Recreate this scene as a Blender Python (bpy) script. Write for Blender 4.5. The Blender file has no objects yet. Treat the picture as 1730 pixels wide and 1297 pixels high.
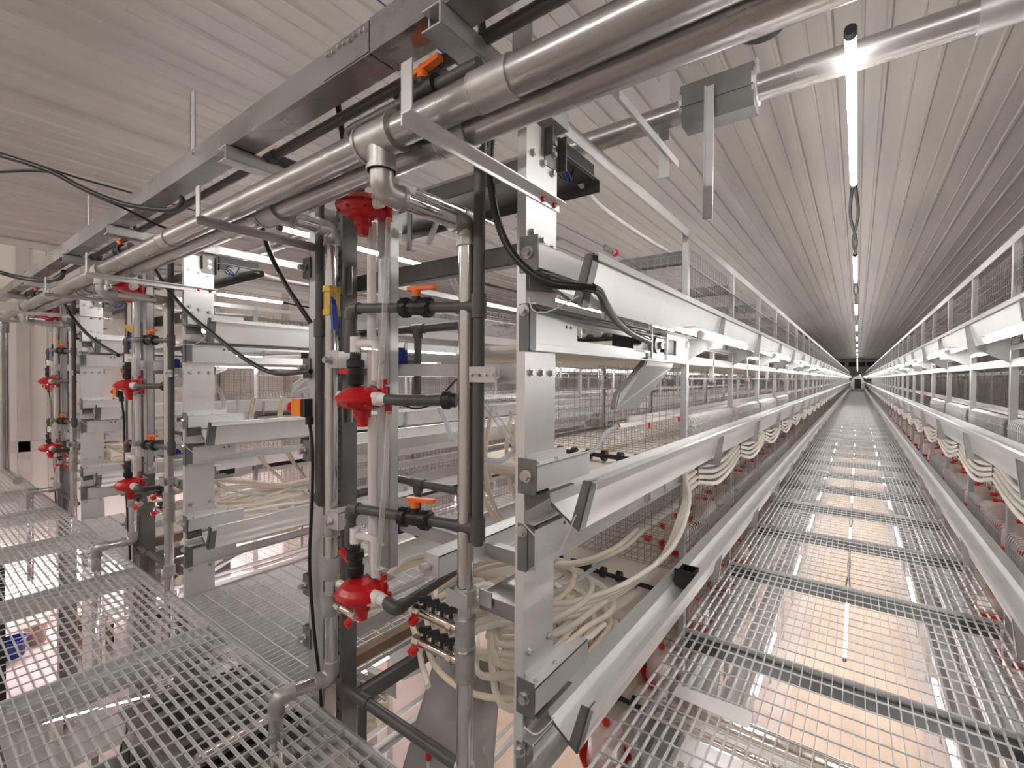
import bpy, math, random
from mathutils import Vector, Matrix
random.seed(7)
SC = bpy.context.scene
COL = SC.collection
ZC = 3.68                      # eye height above the ground floor; all heights below are written from eye level
YAW, PITCH, ROLL, FPX = math.radians(36.62), math.radians(-.906), math.radians(.395), 785.6

# ---------------------------------------------------------------- camera
def cam_axes():
    cy, sy = math.cos(YAW), math.sin(YAW); cp, sp = math.cos(PITCH), math.sin(PITCH)
    f = Vector((-sy*cp, cy*cp, sp)); r = Vector((cy, sy, 0)); u = r.cross(f)
    cr, sr = math.cos(ROLL), math.sin(ROLL)
    return f, r*cr + u*sr, -r*sr + u*cr
F_, R_, U_ = cam_axes()
def at(u, v, **k):
    """the point of the place seen at photo pixel (u, v) that lies on the plane X=, Y= or Z="""
    d = F_ + R_*((u-865)/FPX) - U_*((v-648.5)/FPX)
    a, val = list(k.items())[0]
    return d*(val/d['XYZ'.index(a)])
cam = bpy.data.cameras.new('camera'); co = bpy.data.objects.new('camera', cam); COL.objects.link(co)
M = Matrix((R_, U_, -F_)).transposed().to_4x4(); M.translation = Vector((0, 0, ZC)); co.matrix_world = M
cam.sensor_width = 36; cam.lens = FPX*36/1730; cam.clip_start = .02; cam.clip_end = 300
SC.camera = co
vs = SC.view_settings; vs.view_transform = 'Standard'; vs.look = 'None'; vs.gamma = 1; vs.use_curve_mapping = False
vs.exposure = 0.45

# ---------------------------------------------------------------- materials
def mat(name, col, metal=0., rough=.5, var=.12, scale=6., rvar=.1, stretch=(1,1,1), spec=.5, trans=0., bump=0., dirt=None, sss=0.):
    m = bpy.data.materials.new(name); m.use_nodes = True
    nt = m.node_tree; n = nt.nodes; l = nt.links; b = n['Principled BSDF']
    b.inputs['Metallic'].default_value = metal; b.inputs['Roughness'].default_value = rough
    b.inputs['Specular IOR Level'].default_value = spec
    if trans: b.inputs['Transmission Weight'].default_value = trans
    tc = n.new('ShaderNodeTexCoord'); mp = n.new('ShaderNodeMapping'); mp.inputs['Scale'].default_value = stretch
    l.new(tc.outputs['Object'], mp.inputs['Vector'])
    ns = n.new('ShaderNodeTexNoise'); ns.inputs['Scale'].default_value = scale; ns.inputs['Detail'].default_value = 5
    l.new(mp.outputs[0], ns.inputs['Vector'])
    cr = n.new('ShaderNodeValToRGB')
    c0 = [max(0, c*(1-var)) for c in col]; c1 = [min(1, c*(1+var)) for c in col]
    cr.color_ramp.elements[0].position = .3; cr.color_ramp.elements[1].position = .7
    cr.color_ramp.elements[0].color = (*c0, 1); cr.color_ramp.elements[1].color = (*c1, 1)
    l.new(ns.outputs['Fac'], cr.inputs['Fac'])
    out = cr.outputs['Color']
    if dirt:
        n2 = n.new('ShaderNodeTexNoise'); n2.inputs['Scale'].default_value = dirt[1]; n2.inputs['Detail'].default_value = 7
        l.new(mp.outputs[0], n2.inputs['Vector'])
        r2 = n.new('ShaderNodeValToRGB'); r2.color_ramp.elements[0].position = dirt[2]; r2.color_ramp.elements[1].position = dirt[3]
        r2.color_ramp.elements[0].color = (0,0,0,1); r2.color_ramp.elements[1].color = (1,1,1,1)
        l.new(n2.outputs['Fac'], r2.inputs['Fac'])
        mx = n.new('ShaderNodeMix'); mx.data_type = 'RGBA'
        l.new(r2.outputs['Color'], mx.inputs['Factor']); l.new(out, mx.inputs[6]); mx.inputs[7].default_value = (*dirt[0], 1)
        out = mx.outputs[2]
    l.new(out, b.inputs['Base Color'])
    if rvar:
        mr = n.new('ShaderNodeMapRange'); mr.inputs['To Min'].default_value = max(.02, rough-rvar); mr.inputs['To Max'].default_value = min(1, rough+rvar)
        l.new(ns.outputs['Fac'], mr.inputs['Value']); l.new(mr.outputs[0], b.inputs['Roughness'])
    if bump:
        bp = n.new('ShaderNodeBump'); bp.inputs['Strength'].default_value = bump; bp.inputs['Distance'].default_value = .01
        l.new(ns.outputs['Fac'], bp.inputs['Height']); l.new(bp.outputs[0], b.inputs['Normal'])
    if sss:
        b.inputs['Subsurface Weight'].default_value = sss; b.inputs['Subsurface Radius'].default_value = (.02, .015, .01)
    return m
def glow(name, col, s):
    m = bpy.data.materials.new(name); m.use_nodes = True; nt = m.node_tree
    for x in list(nt.nodes): nt.nodes.remove(x)
    e = nt.nodes.new('ShaderNodeEmission'); o = nt.nodes.new('ShaderNodeOutputMaterial')
    e.inputs['Color'].default_value = (*col, 1); e.inputs['Strength'].default_value = s
    nt.links.new(e.outputs[0], o.inputs['Surface']); return m
def clear(name, tint, opac):
    m = bpy.data.materials.new(name); m.use_nodes = True; nt = m.node_tree; n = nt.nodes; b = n['Principled BSDF']
    b.inputs['Base Color'].default_value = (*tint, 1); b.inputs['Roughness'].default_value = .12
    lw = n.new('ShaderNodeLayerWeight'); lw.inputs['Blend'].default_value = .35
    mr = n.new('ShaderNodeMapRange'); mr.inputs['To Min'].default_value = opac; mr.inputs['To Max'].default_value = min(1, opac+.55)
    nt.links.new(lw.outputs['Facing'], mr.inputs['Value']); nt.links.new(mr.outputs[0], b.inputs['Alpha'])
    return m
G = dict(
 galv=mat('galvanized_steel', (.54,.54,.54), .6, .40, .12, 7., .1),
 plate=mat('aluzinc_sheet', (.72,.715,.71), .55, .38, .08, 3., .08, (1,1,.25)),
 sheet=mat('bright_sheet_metal', (.76,.76,.755), .5, .40, .06, 4., .08),
 duct=mat('dull_duct_metal', (.31,.30,.295), .8, .27, .2, 5., .12, (.4,1,1)),
 pipe=mat('zinc_pipe', (.43,.42,.41), .8, .28, .14, 8., .1, (.3,1,1)),
 vpipe=mat('zinc_riser', (.66,.66,.66), .95, .15, .1, 8., .06, (1,1,.3)),
 cast=mat('cast_fitting', (.47,.46,.44), .7, .38, .14, 18., .1),
 dark=mat('dark_galvanized', (.2,.2,.2), .6, .42, .2, 8., .1),
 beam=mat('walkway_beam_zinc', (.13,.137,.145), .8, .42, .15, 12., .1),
 grate=mat('grating_zinc', (.64,.64,.635), .3, .55, .1, 20., .05),
 wire=mat('wire_zinc', (.36,.335,.32), .5, .42, .12, 20., .08),
 bolt=mat('bolt_zinc', (.60,.56,.55), 1., .3, .12, 40., .08),
 pvc=mat('grey_pvc', (.088,.081,.078), 0., .36, .12, 10., .06),
 black=mat('black_plastic', (.014,.014,.016), 0., .38, .2, 10., .05),
 hoseblack=mat('black_conduit', (.012,.011,.011), 0., .32, .2, 10., .05, bump=.1),
 red=mat('red_plastic', (.55,.006,.012), 0., .27, .12, 5., .05, spec=.55),
 cup=mat('red_cup', (.72,.022,.015), 0., .35, .1, 8., .05),
 orange=mat('orange_plastic', (.88,.16,.012), 0., .38, .06, 10., .05),
 yellow=mat('orange_box', (.85,.24,.01), 0., .42, .06, 10., .05),
 white=mat('white_pvc', (.80,.765,.74), 0., .35, .05, 9., .06),
 hose=mat('cream_hose', (.93,.87,.79), 0., .32, .06, 10., .06, sss=.25),
 hoseold=mat('yellowed_hose', (.89,.80,.65), 0., .34, .08, 10., .06, sss=.25),
 belt=mat('manure_belt', (.70,.625,.545), 0., .45, .05, 3., .08),
 beltroll=mat('belt_roll', (.66,.64,.60), 0., .3, .05, 3., .08),
 brass=mat('brass', (.60,.40,.10), 1., .32, .15, 20., .08),
 nickel=mat('nickel', (.74,.66,.60), 1., .16, .08, 20., .05),
 blue=mat('blue_plastic', (.012,.045,.30), 0., .4, .1, 8., .05),
 green=mat('green_board', (.02,.16,.07), 0., .5, .2, 30., .05),
 fount=mat('fount_plastic', (.82,.66,.63), 0., .3, .05, 9., .05, sss=.2),
 ceil=mat('ceiling_panel', (.395,.362,.335), 0., .5, .07, 1.2, .1, (3,.25,3), dirt=((.29,.265,.245), .9, .52, .8)),
 wall=mat('wall_panel', (.80,.76,.70), 0., .5, .04, 1., .08),
 wallframe=mat('wall_frame', (.58,.53,.48), .2, .5, .1, 2., .08, dirt=((.30,.22,.15), 2.5, .62, .85)),
 concrete=mat('pink_concrete', (.62,.51,.465), 0., .42, .12, 1.5, .15, dirt=((.47,.40,.37), .7, .5, .75)),
 board=mat('plywood_floor', (.60,.455,.35), 0., .5, .07, 2.5, .08, (5,.5,1)),
 grey=mat('grey_paint', (.36,.355,.345), .3, .4, .06, 3., .06),
 brown=mat('dusty_wood', (.35,.24,.17), 0., .6, .2, 4., .1),
)
LED = glow('led_white', (1., .97, .945), 35.); LEDC = glow('led_string', (1., .965, .935), 44.); LEDP = glow('led_pinkish', (1., .84, .88), 34.); LEDF = glow('led_fill', (1., .97, .945), 62.); LEDL = glow('led_lower', (1., .97, .945), 62.); LEDW = glow('led_wall', (1., .84, .90), 95.); LEDD = glow('led_dim', (1., .95, .94), 14.)
CLEAR = clear('clear_tube', (.86,.84,.82), .16); CLEARB = clear('clear_blue_hose', (.62,.70,.78), .30); MILK = clear('milky_tube', (.88,.82,.80), .62)

# ---------------------------------------------------------------- mesh building
X_, Y_, Z_ = Vector((1,0,0)), Vector((0,1,0)), Vector((0,0,1))
def V(*a): return Vector(a)
class MB:
    def __init__(s): s.v = []; s.f = []; s.sm = []
    def add(s, vs, fs, smooth=False):
        o = len(s.v); s.v += [Vector(v) for v in vs]
        for f in fs: s.f.append(tuple(i+o for i in f)); s.sm.append(smooth)
        return s
    def box(s, x0, x1, y0, y1, z0, z1):
        if x0 > x1: x0, x1 = x1, x0
        if y0 > y1: y0, y1 = y1, y0
        if z0 > z1: z0, z1 = z1, z0
        return s.add([(x0,y0,z0),(x1,y0,z0),(x1,y1,z0),(x0,y1,z0),(x0,y0,z1),(x1,y0,z1),(x1,y1,z1),(x0,y1,z1)],
                     [(0,3,2,1),(4,5,6,7),(0,1,5,4),(1,2,6,5),(2,3,7,6),(3,0,4,7)])
    def obox(s, c, ax, ay, az):
        c = Vector(c); ax, ay, az = Vector(ax), Vector(ay), Vector(az)
        vs = [c+ax*i+ay*j+az*k for k in (-1,1) for (i,j) in ((-1,-1),(1,-1),(1,1),(-1,1))]
        return s.add(vs, [(0,3,2,1),(4,5,6,7),(0,1,5,4),(1,2,6,5),(2,3,7,6),(3,0,4,7)])
    def bar(s, p0, p1, w, h, up=Z_):
        p0, p1 = Vector(p0), Vector(p1); d = p1-p0; L = d.length; d.normalize()
        side = d.cross(Vector(up)); side.normalize(); u = side.cross(d)
        return s.obox((p0+p1)/2, side*(w/2), d*(L/2), u*(h/2))
    def frame(s, d):
        d = d.normalized(); a = Z_ if abs(d.z) < .9 else X_
        e = d.cross(a).normalized(); return e, d.cross(e).normalized()
    def cyl(s, p0, p1, r, r1=None, n=14, caps=True, smooth=True):
        p0, p1 = Vector(p0), Vector(p1); r1 = r if r1 is None else r1
        e, g = s.frame(p1-p0)
        ring = [e*math.cos(2*math.pi*i/n)+g*math.sin(2*math.pi*i/n) for i in range(n)]
        s.add([p0+q*r for q in ring]+[p1+q*r1 for q in ring], [(i,(i+1)%n,n+(i+1)%n,n+i) for i in range(n)], smooth)
        if caps:
            s.add([p0+q*r for q in ring], [tuple(reversed(range(n)))]); s.add([p1+q*r1 for q in ring], [tuple(range(n))])
        return s
    def tube(s, pts, r, n=10, caps=True, rib=None):
        pts = [Vector(p) for p in pts]; N = len(pts); rings = []
        d = (pts[1]-pts[0]).normalized(); e, g = s.frame(d)
        for i, p in enumerate(pts):
            t = (pts[min(i+1,N-1)]-pts[max(i-1,0)])
            if t.length > 1e-9: t.normalize()
            else: t = d
            q = d.rotation_difference(t); e = q @ e; g = q @ g; d = t
            rr = r*(1+(rib if (rib and i % 2) else 0))
            rings.append([p+(e*math.cos(2*math.pi*j/n)+g*math.sin(2*math.pi*j/n))*rr for j in range(n)])
        fs = []
        for i in range(N-1):
            for j in range(n):
                fs.append((i*n+j, i*n+(j+1)%n, (i+1)*n+(j+1)%n, (i+1)*n+j))
        s.add([v for R in rings for v in R], fs, True)
        if caps:
            s.add(rings[0], [tuple(reversed(range(n)))]); s.add(rings[-1], [tuple(range(n))])
        return s
    def lathe(s, o, axis, prof, n=24, smooth=True):
        o = Vector(o); axis = Vector(axis).normalized(); e, g = s.frame(axis)
        for a in range(len(prof)-1):
            (r0,h0),(r1,h1) = prof[a], prof[a+1]
            vs = []
            for (r,h) in ((r0,h0),(r1,h1)):
                vs += [o+axis*h+(e*math.cos(2*math.pi*j/n)+g*math.sin(2*math.pi*j/n))*max(r,1e-5) for j in range(n)]
            s.add(vs, [(j,(j+1)%n,n+(j+1)%n,n+j) for j in range(n)], smooth)
        return s
    def prism(s, poly, d):
        poly = [Vector(p) for p in poly]; d = Vector(d); n = len(poly)
        s.add(poly+[p+d for p in poly], [(i,(i+1)%n,n+(i+1)%n,n+i) for i in range(n)])
        s.add(poly, [tuple(reversed(range(n)))]); s.add([p+d for p in poly], [tuple(range(n))]); return s
    def strip(s, prof, t, y0, y1, fn=None):
        """open (x, z) profile given thickness t and run from y0 to y1"""
        P = [Vector((a, b)) for a, b in prof]; off = []
        for i, p in enumerate(P):
            ns = []
            for a, b in ((i-1,i),(i,i+1)):
                if a >= 0 and b < len(P):
                    d = (P[b]-P[a]).normalized(); ns.append(Vector((-d.y, d.x)))
            nn = sum(ns, Vector((0,0))); nn.normalize(); k = max(.4, nn.dot(ns[0])); off.append(p+nn*(t/k))
        loop = P+off[::-1]; n = len(loop); m = len(P)
        A = [Vector((q.x, y0, q.y)) for q in loop]; B = [Vector((q.x, y1, q.y)) for q in loop]
        s.add(A+B, [(i,(i+1)%n,n+(i+1)%n,n+i) for i in range(n)])
        for i in range(m-1):
            for S in (A, B):
                s.add([S[i],S[i+1],S[n-2-i],S[n-1-i]], [(0,1,2,3)])
        return s
    def hexbolt(s, p, axis, r=.008, h=.008):
        p = Vector(p); axis = Vector(axis).normalized()
        s.cyl(p, p+axis*h*.25, r*1.35, n=14); s.cyl(p+axis*h*.25, p+axis*h, r, n=6, smooth=False); return s
    def build(s, name, m, parent=None):
        me = bpy.data.meshes.new(name); base = Vector(parent['_b']) if parent is not None else None
        if base is None:
            xs = [v.x for v in s.v]; ys = [v.y for v in s.v]; zs = [v.z for v in s.v]
            base = Vector(((min(xs)+max(xs))/2, (min(ys)+max(ys))/2, min(zs)))
        me.from_pydata([tuple(v-base) for v in s.v], [], s.f)
        me.polygons.foreach_set('use_smooth', s.sm); me.materials.append(m); me.update()
        o = bpy.data.objects.new(name, me); COL.objects.link(o)
        if parent is not None: o.parent = parent
        else: o.location = base+Vector((0,0,ZC))
        o['_b'] = tuple(base)
        return o
def B(): return MB()
def tag(o, label, cat, group=None):
    o['label'] = label; o['category'] = cat
    if group: o['group'] = group
    return o
def thing(name, label, cat, loc, group=None):
    o = bpy.data.objects.new(name, None); COL.objects.link(o); o.empty_display_size = .05
    o.location = Vector(loc)+Vector((0,0,ZC)); o['_b'] = tuple(loc); return tag(o, label, cat, group)
def one(mb, name, m, label, cat, group=None): return tag(mb.build(name, m), label, cat, group)
def struct(mb, name, m):
    o = mb.build(name, m); o['kind'] = 'structure'; return o
def dup(root, d, label, group=None, skip=()):
    r = root.copy(); COL.objects.link(r); r.location = root.location+Vector(d); r['label'] = label
    if group: r['group'] = group
    for ch in root.children:
        if ch.name.split('.')[0] in skip: continue
        c = ch.copy(); COL.objects.link(c); c.parent = r
        for g in ch.children:
            h = g.copy(); COL.objects.link(h); h.parent = c
    return r
def fillet(pts, rad, n=6):
    pts = [Vector(p) for p in pts]; out = [pts[0]]
    for i in range(1, len(pts)-1):
        a, b, c = pts[i-1], pts[i], pts[i+1]
        r = min(rad, (a-b).length*.49, (c-b).length*.49)
        p, q = b+(a-b).normalized()*r, b+(c-b).normalized()*r
        for k in range(n+1):
            t = k/n; out.append(p*(1-t)**2+b*2*t*(1-t)+q*t*t)
    out.append(pts[-1]); return out
def spline(pts, n=8):
    P = [Vector(p) for p in pts]; P = [P[0]*2-P[1]]+P+[P[-1]*2-P[-2]]; out = []
    for i in range(1, len(P)-2):
        for k in range(n):
            t = k/n; a, b, c, d = P[i-1:i+3]
            out.append(.5*((2*b)+(c-a)*t+(2*a-5*b+4*c-d)*t*t+(3*b-a-3*c+d)*t**3))
    out.append(P[-2]); return out
ORD = ['first','second','third','fourth','fifth','sixth','seventh','eighth','ninth','tenth','eleventh','twelfth','thirteenth','fourteenth','fifteenth','sixteenth','seventeenth','eighteenth','nineteenth']
TENS = {2:'twenty',3:'thirty',4:'forty',5:'fifty',6:'sixty'}
def nth(i):
    i += 1
    if i < 20: return ORD[i-1]
    t, r = divmod(i, 10)
    return TENS[t]+'-'+ORD[r-1] if r else TENS[t][:-1]+'ieth'
YEND = 71.
PITCHX = 2.62; X0 = -.785; XL = -1.90      # cage rows repeat every 2.62 m; faces of the nearest one
GZ = -1.42                                 # top of the walkway grating
FLOOR = -3.68
ROWN = ['nearest row', 'second row', 'third row']

# ---------------------------------------------------------------- the setting
struct(B().box(-9.5, 9.5, -3.7, YEND+1.2, FLOOR-.12, FLOOR), 'floor', G['concrete'])
for i, xc in enumerate((0.02, -2.60, -5.22)):
    struct(B().box(xc-.58, xc+.58, 1.3, YEND, FLOOR, FLOOR+.012), 'floor_strip', G['board'])
def ceil_z(x): return 2.5-.068*abs(x)
pr = []
x = -9.5
while x < 9.5:
    pr += [(x, ceil_z(x)), (x+.15, ceil_z(x+.15)), (x+.156, ceil_z(x+.15)-.006), (x+.168, ceil_z(x+.15)-.006), (x+.174, ceil_z(x+.174)), (x+.285, ceil_z(x+.285)), (x+.297, ceil_z(x+.285)-.016), (x+.319, ceil_z(x+.285)-.016), (x+.331, ceil_z(x+.331))]
    x += .3333
pr.append((9.5, ceil_z(9.5)))
m = B(); n = len(pr)
m.add([(a, -3.7, b) for a, b in pr]+[(a, YEND+1.2, b) for a, b in pr], [(i, i+1, n+i+1, n+i) for i in range(n-1)])
m.add([(a, -3.7, b+.1) for a, b in pr]+[(a, YEND+1.2, b+.1) for a, b in pr], [(i, n+i, n+i+1, i+1) for i in range(n-1)])
struct(m, 'ceiling', G['ceil'])
def wall_panels(name, x, s):
    m = B(); m.box(x, x+.12*s, -3.7, YEND+1.2, FLOOR, 2.1)
    struct(m, name, G['wall'])
wall_panels('wall_left', -9.4, -1); wall_panels('wall_right', 9.4, 1)
struct(B().box(-9.5, 9.5, -3.82, -3.7, FLOOR, 2.5), 'wall_back', G['wall'])
struct(B().box(-9.5, 9.5, YEND+1.2, YEND+1.32, FLOOR, 2.5), 'wall_end', G['wall'])
m = B()
for y in (.2, at(27, 500, X=-9.4).y, at(78, 500, X=-9.4).y, 1.75, 2.35, 3.6, 4.8, 6., 7.2, 8.4, 9.6):
    m.box(-9.4, -9.34, y, y+.12, FLOOR, 1.84)
m.box(-9.4, -9.33, -3.6, 30, 1.76, 1.85); m.box(-9.4, -9.35, -3.6, 30, .86, .98); m.box(-9.4, -9.34, -3.6, 30, -1.1, -.95)
struct(m, 'trim_1', G['wallframe'])
for i, (a, b) in enumerate(((-2.6, -1.0), (-.6, 1.05), (1.25, 2.9))):
    struct(B().box(a-.35, b-.35, YEND+1.17, YEND+1.2, 1.55, 2.12), 'window_%d' % (i+1), G['black'])

# ---------------------------------------------------------------- lamps
def led(name, label, cat, group, p0, p1, r, m, cord=0.):
    p0, p1 = Vector(p0), Vector(p1); d = (p1-p0).normalized()
    t = thing(name, label, cat, (p0+p1)/2-Z_*r, group)
    B().cyl(p0+d*.03, p1-d*.03, r, n=8).build('tube', m, t)
    B().cyl(p0, p0+d*.03, r*1.15, n=8).build('end_cap', G['black'] if cord else G['white'], t)
    B().cyl(p1-d*.03, p1, r*1.15, n=8).build('end_cap', G['black'] if cord else G['white'], t)
    if cord:
        c = B()
        for k in (-1, 1):
            c.tube(spline([p1+X_*.006*k, p1+d*cord*.3+X_*.018*k-Z_*.02, p1+d*cord*.7-X_*.01*k-Z_*.015, p1+d*cord+X_*.004*k], 4), .008, 5)
        c.build('cord', G['black'], t)
    return t
for ai, (xc, zc, nn, where) in enumerate(((-.03, .95, 24, 'right walkway'), (-2.6, .82, 9, 'second walkway'), (-5.25, .82, 9, 'third walkway'))):
    for k in range(nn):
        y = (1.57, 1.30, 1.45)[ai]+2.85*k
        if y+1.3 > YEND: break
        led('led_tube', '%s glowing white led tube hung on the cable over the %s' % (nth(k), where), 'lamp', 'tubes of the hanging light strings', (xc, y, zc), (xc, y+1.27, zc), .0135, LEDC, 1.55)
for (xs, side, nn, where) in ((X0+.19, 1, 28, 'left of the right walkway'), (.72-.19, -1, 28, 'right of the right walkway'), (X0-PITCHX+.19, 1, 8, 'of the second cage row'), (X0-2*PITCHX+.19, 1, 8, 'of the third cage row'), (XL-.19, -1, 8, 'on the second walkway')):
    for k in range(nn):
        y = 2.27+2.4*k
        t = led('led_tube', '%s short white led tube under the top trough %s' % (nth(k), where), 'lamp', 'led tubes under the feed troughs', (xs, y, .205), (xs, y+1.12, .205), .016, LED)
        B().box(xs-.05*side, xs+.012*side, y-.12, y+1.2, .227, .231).box(xs-.05*side, xs-.045*side, y-.12, y-.08, .2, .231).build('reflector_shelf', G['plate'], t)
for (xs, side, where) in ((X0+.19, 1, 'left'), (.72-.19, -1, 'right')):
    for k in range(12):
        y = 1.5+2.4*k
        led('led_tube', '%s white led tube on the lower trough below the walkway grating on its %s side' % (nth(k), where), 'lamp', 'led tubes below the walkway', (xs, y, -2.42), (xs, y+1.12, -2.42), .016, LEDL)
for i, nm in ((1, 'second'), (2, 'third')):
    for side, xs in ((1, X0+.19), (-1, .72-.19)):
        for k in range(4):
            y = 1.5+2.4*k
            led('led_tube', '%s pinkish white led tube below the %s walkway on its %s side' % (nth(k), nm, 'left' if side > 0 else 'right'), 'lamp', 'led tubes below the other walkways', (xs-PITCHX*i, y, -2.42), (xs-PITCHX*i, y+1.12, -2.42), .016, LEDD if i == 1 else LEDP)
for k in range(9):
    y = 4.45+2.85*k
    led('led_tube', '%s thin led tube hanging below the middle of the walkway grating' % nth(k), 'lamp', 'led string below the walkway', (-.05, y, -2.2), (-.05, y+1.22, -2.2), .012, LED, 1.55)
for k in range(7):  # added lamps out of view: fill light and reflections for the front faces
    x = 3.6-2.1*k
    led('fill_batten', 'added white led batten, unseen behind the viewpoint, filling light onto the fronts', 'lamp', 'added fill battens behind the viewpoint', (x, -1.5, 1.6), (x-1.3, -1.5, 1.6), .02, LEDF)
for k in range(3):
    y = .6+1.5*k
    led('led_tube', 'pinkish led tube on the lower wall below the platform', 'lamp', 'pinkish tubes on the lower wall', (-9.15, y, -2.95), (-9.15, y+1.25, -2.95), .02, LEDW)
for k in range(4):  # added tubes, out of view, that brighten the level below the platform
    x = -2.2-1.9*k
    led('led_tube', 'added led tube, out of view under the front platform', 'lamp', 'added fill tubes under the platform', (x, -.75, -1.95), (x-1.2, -.75, -1.95), .018, LEDD)
for k in range(2):
    a = at(30, 1232, Z=-2.1); b = at(262, 1172, Z=-2.1)
    if k == 0: led('led_tube', 'thin lavender white led tube below the front platform grating at its near corner', 'lamp', None, a, b, .006, LEDD)

# ---------------------------------------------------------------- walkway gratings
def grating_mesh(x0, x1, y0, y1, along, nb, pitch_w=.09):
    """flat bearing bars run along X or Y, twisted cross wires the other way, edge bars all round"""
    m = B(); t = .0016; h = .022
    L, W = ((x0, x1), (y0, y1)) if along == 'X' else ((y0, y1), (x0, x1))
    for i in range(nb+1):
        w = W[0]+(W[1]-W[0])*i/nb
        tt = t if 0 < i < nb else .0025
        if along == 'X': m.box(x0, x1, w-tt, w+tt, GZ-h, GZ)
        else: m.box(w-tt, w+tt, y0, y1, GZ-h, GZ)
    k = max(1, round((L[1]-L[0])/pitch_w))
    for i in range(k+1):
        c = L[0]+(L[1]-L[0])*i/k
        if i in (0, k):
            if along == 'X': m.box(c-.0025, c+.0025, y0, y1, GZ-h, GZ)
            else: m.box(x0, x1, c-.0025, c+.0025, GZ-h, GZ)
            continue
        seg = max(2, int((W[1]-W[0])/.02)); pts = []
        if along == 'X': m.bar((c, y0, GZ-.002), (c, y1, GZ-.002), .005, .006)
        else: m.bar((x0, c, GZ-.002), (x1, c, GZ-.002), .005, .006)
    return m
PY0 = 1.5
first = None
for k in range(58):
    y0 = PY0+1.2*k
    lab = '%s galvanized grating panel of the right walkway, counted from the near end' % nth(k)
    if first is None:
        first = tag(grating_mesh(-.767, .70, y0+.004, y0+1.196, 'Y', 36, .1).build('walkway_grating', G['grate']), lab, 'grating', 'grating panels of the right walkway')
    else:
        o = first.copy(); COL.objects.link(o); o.location = first.location+V(0, 1.2*k, 0); o['label'] = lab
one(grating_mesh(-.767, .70, .3, 1.496, 'Y', 36, .1), 'walkway_grating', G['grate'], 'galvanized grating panel at the front edge of the right walkway', 'grating', 'grating panels of the right walkway')
fb = None
for k in range(58):
    y = PY0+1.2*k
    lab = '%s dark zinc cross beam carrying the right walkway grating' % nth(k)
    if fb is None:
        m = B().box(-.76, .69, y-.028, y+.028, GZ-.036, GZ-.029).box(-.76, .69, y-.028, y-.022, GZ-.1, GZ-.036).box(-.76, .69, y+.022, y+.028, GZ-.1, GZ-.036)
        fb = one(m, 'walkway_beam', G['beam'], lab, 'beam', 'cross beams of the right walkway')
    else:
        o = fb.copy(); COL.objects.link(o); o.location = fb.location+V(0, 1.2*k, 0); o['label'] = lab
for ai, xo in enumerate((-PITCHX, -2*PITCHX)):
    for k in range(10):
        y0 = 1.11+1.2*k
        lab = '%s galvanized grating panel of the %s walkway from the right' % (nth(k), ('second', 'third')[ai])
        if k == 0:
            g2 = one(grating_mesh(-.767+xo, .70+xo, y0+.004, y0+1.196, 'Y', 36, .1), 'walkway_grating', G['grate'], lab, 'grating', 'grating panels of the %s walkway' % ('second', 'third')[ai])
        else:
            o = g2.copy(); COL.objects.link(o); o.location = g2.location+V(0, 1.2*k, 0); o['label'] = lab
PXS = [-1.0-1.31*j for j in range(7)]
for j in range(7):
    x1 = -.33-1.31*j; x0 = x1-1.30
    pos = ['rightmost', 'second from the right', 'third from the right', 'fourth from the right', 'fifth from the right', 'sixth from the right', 'leftmost'][j]
    one(grating_mesh(x0, x1, -.3, 1.085, 'X', 36, .09), 'platform_grating', G['grate'], 'galvanized grating panel of the front platform, %s of the row' % pos, 'grating', 'grating panels of the front platform')
    m = B(); xb = x0-.005; w = .075 if j == 1 else .04
    m.box(xb-w, xb+w, -.3, 1.08, GZ-.037, GZ-.03).box(xb-w, xb-w+.006, -.3, 1.08, GZ-.13, GZ-.037).box(xb+w-.006, xb+w, -.3, 1.08, GZ-.13, GZ-.037)
    one(m, 'platform_beam', G['sheet'] if j == 1 else G['galv'], 'galvanized beam under the front platform grating, %s' % pos, 'beam', 'beams under the front platform')
m = B().box(-9.4, -.33, 1.088, 1.098, GZ-.09, GZ+.004)
one(m, 'platform_edge_angle', G['galv'], 'long galvanized edge strip along the back of the front platform', 'edge strip')
for j in range(7):
    x = -.3-1.31*j
    m = B().box(x-.03, x+.03, -.2, -.14, FLOOR, GZ-.131).box(x-.08, x+.08, -.25, -.09, FLOOR, FLOOR+.008)
    one(m, 'platform_prop', G['dark'], '%s dark steel leg under the front platform from the right' % nth(j), 'prop', 'legs of the front platform')

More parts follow.
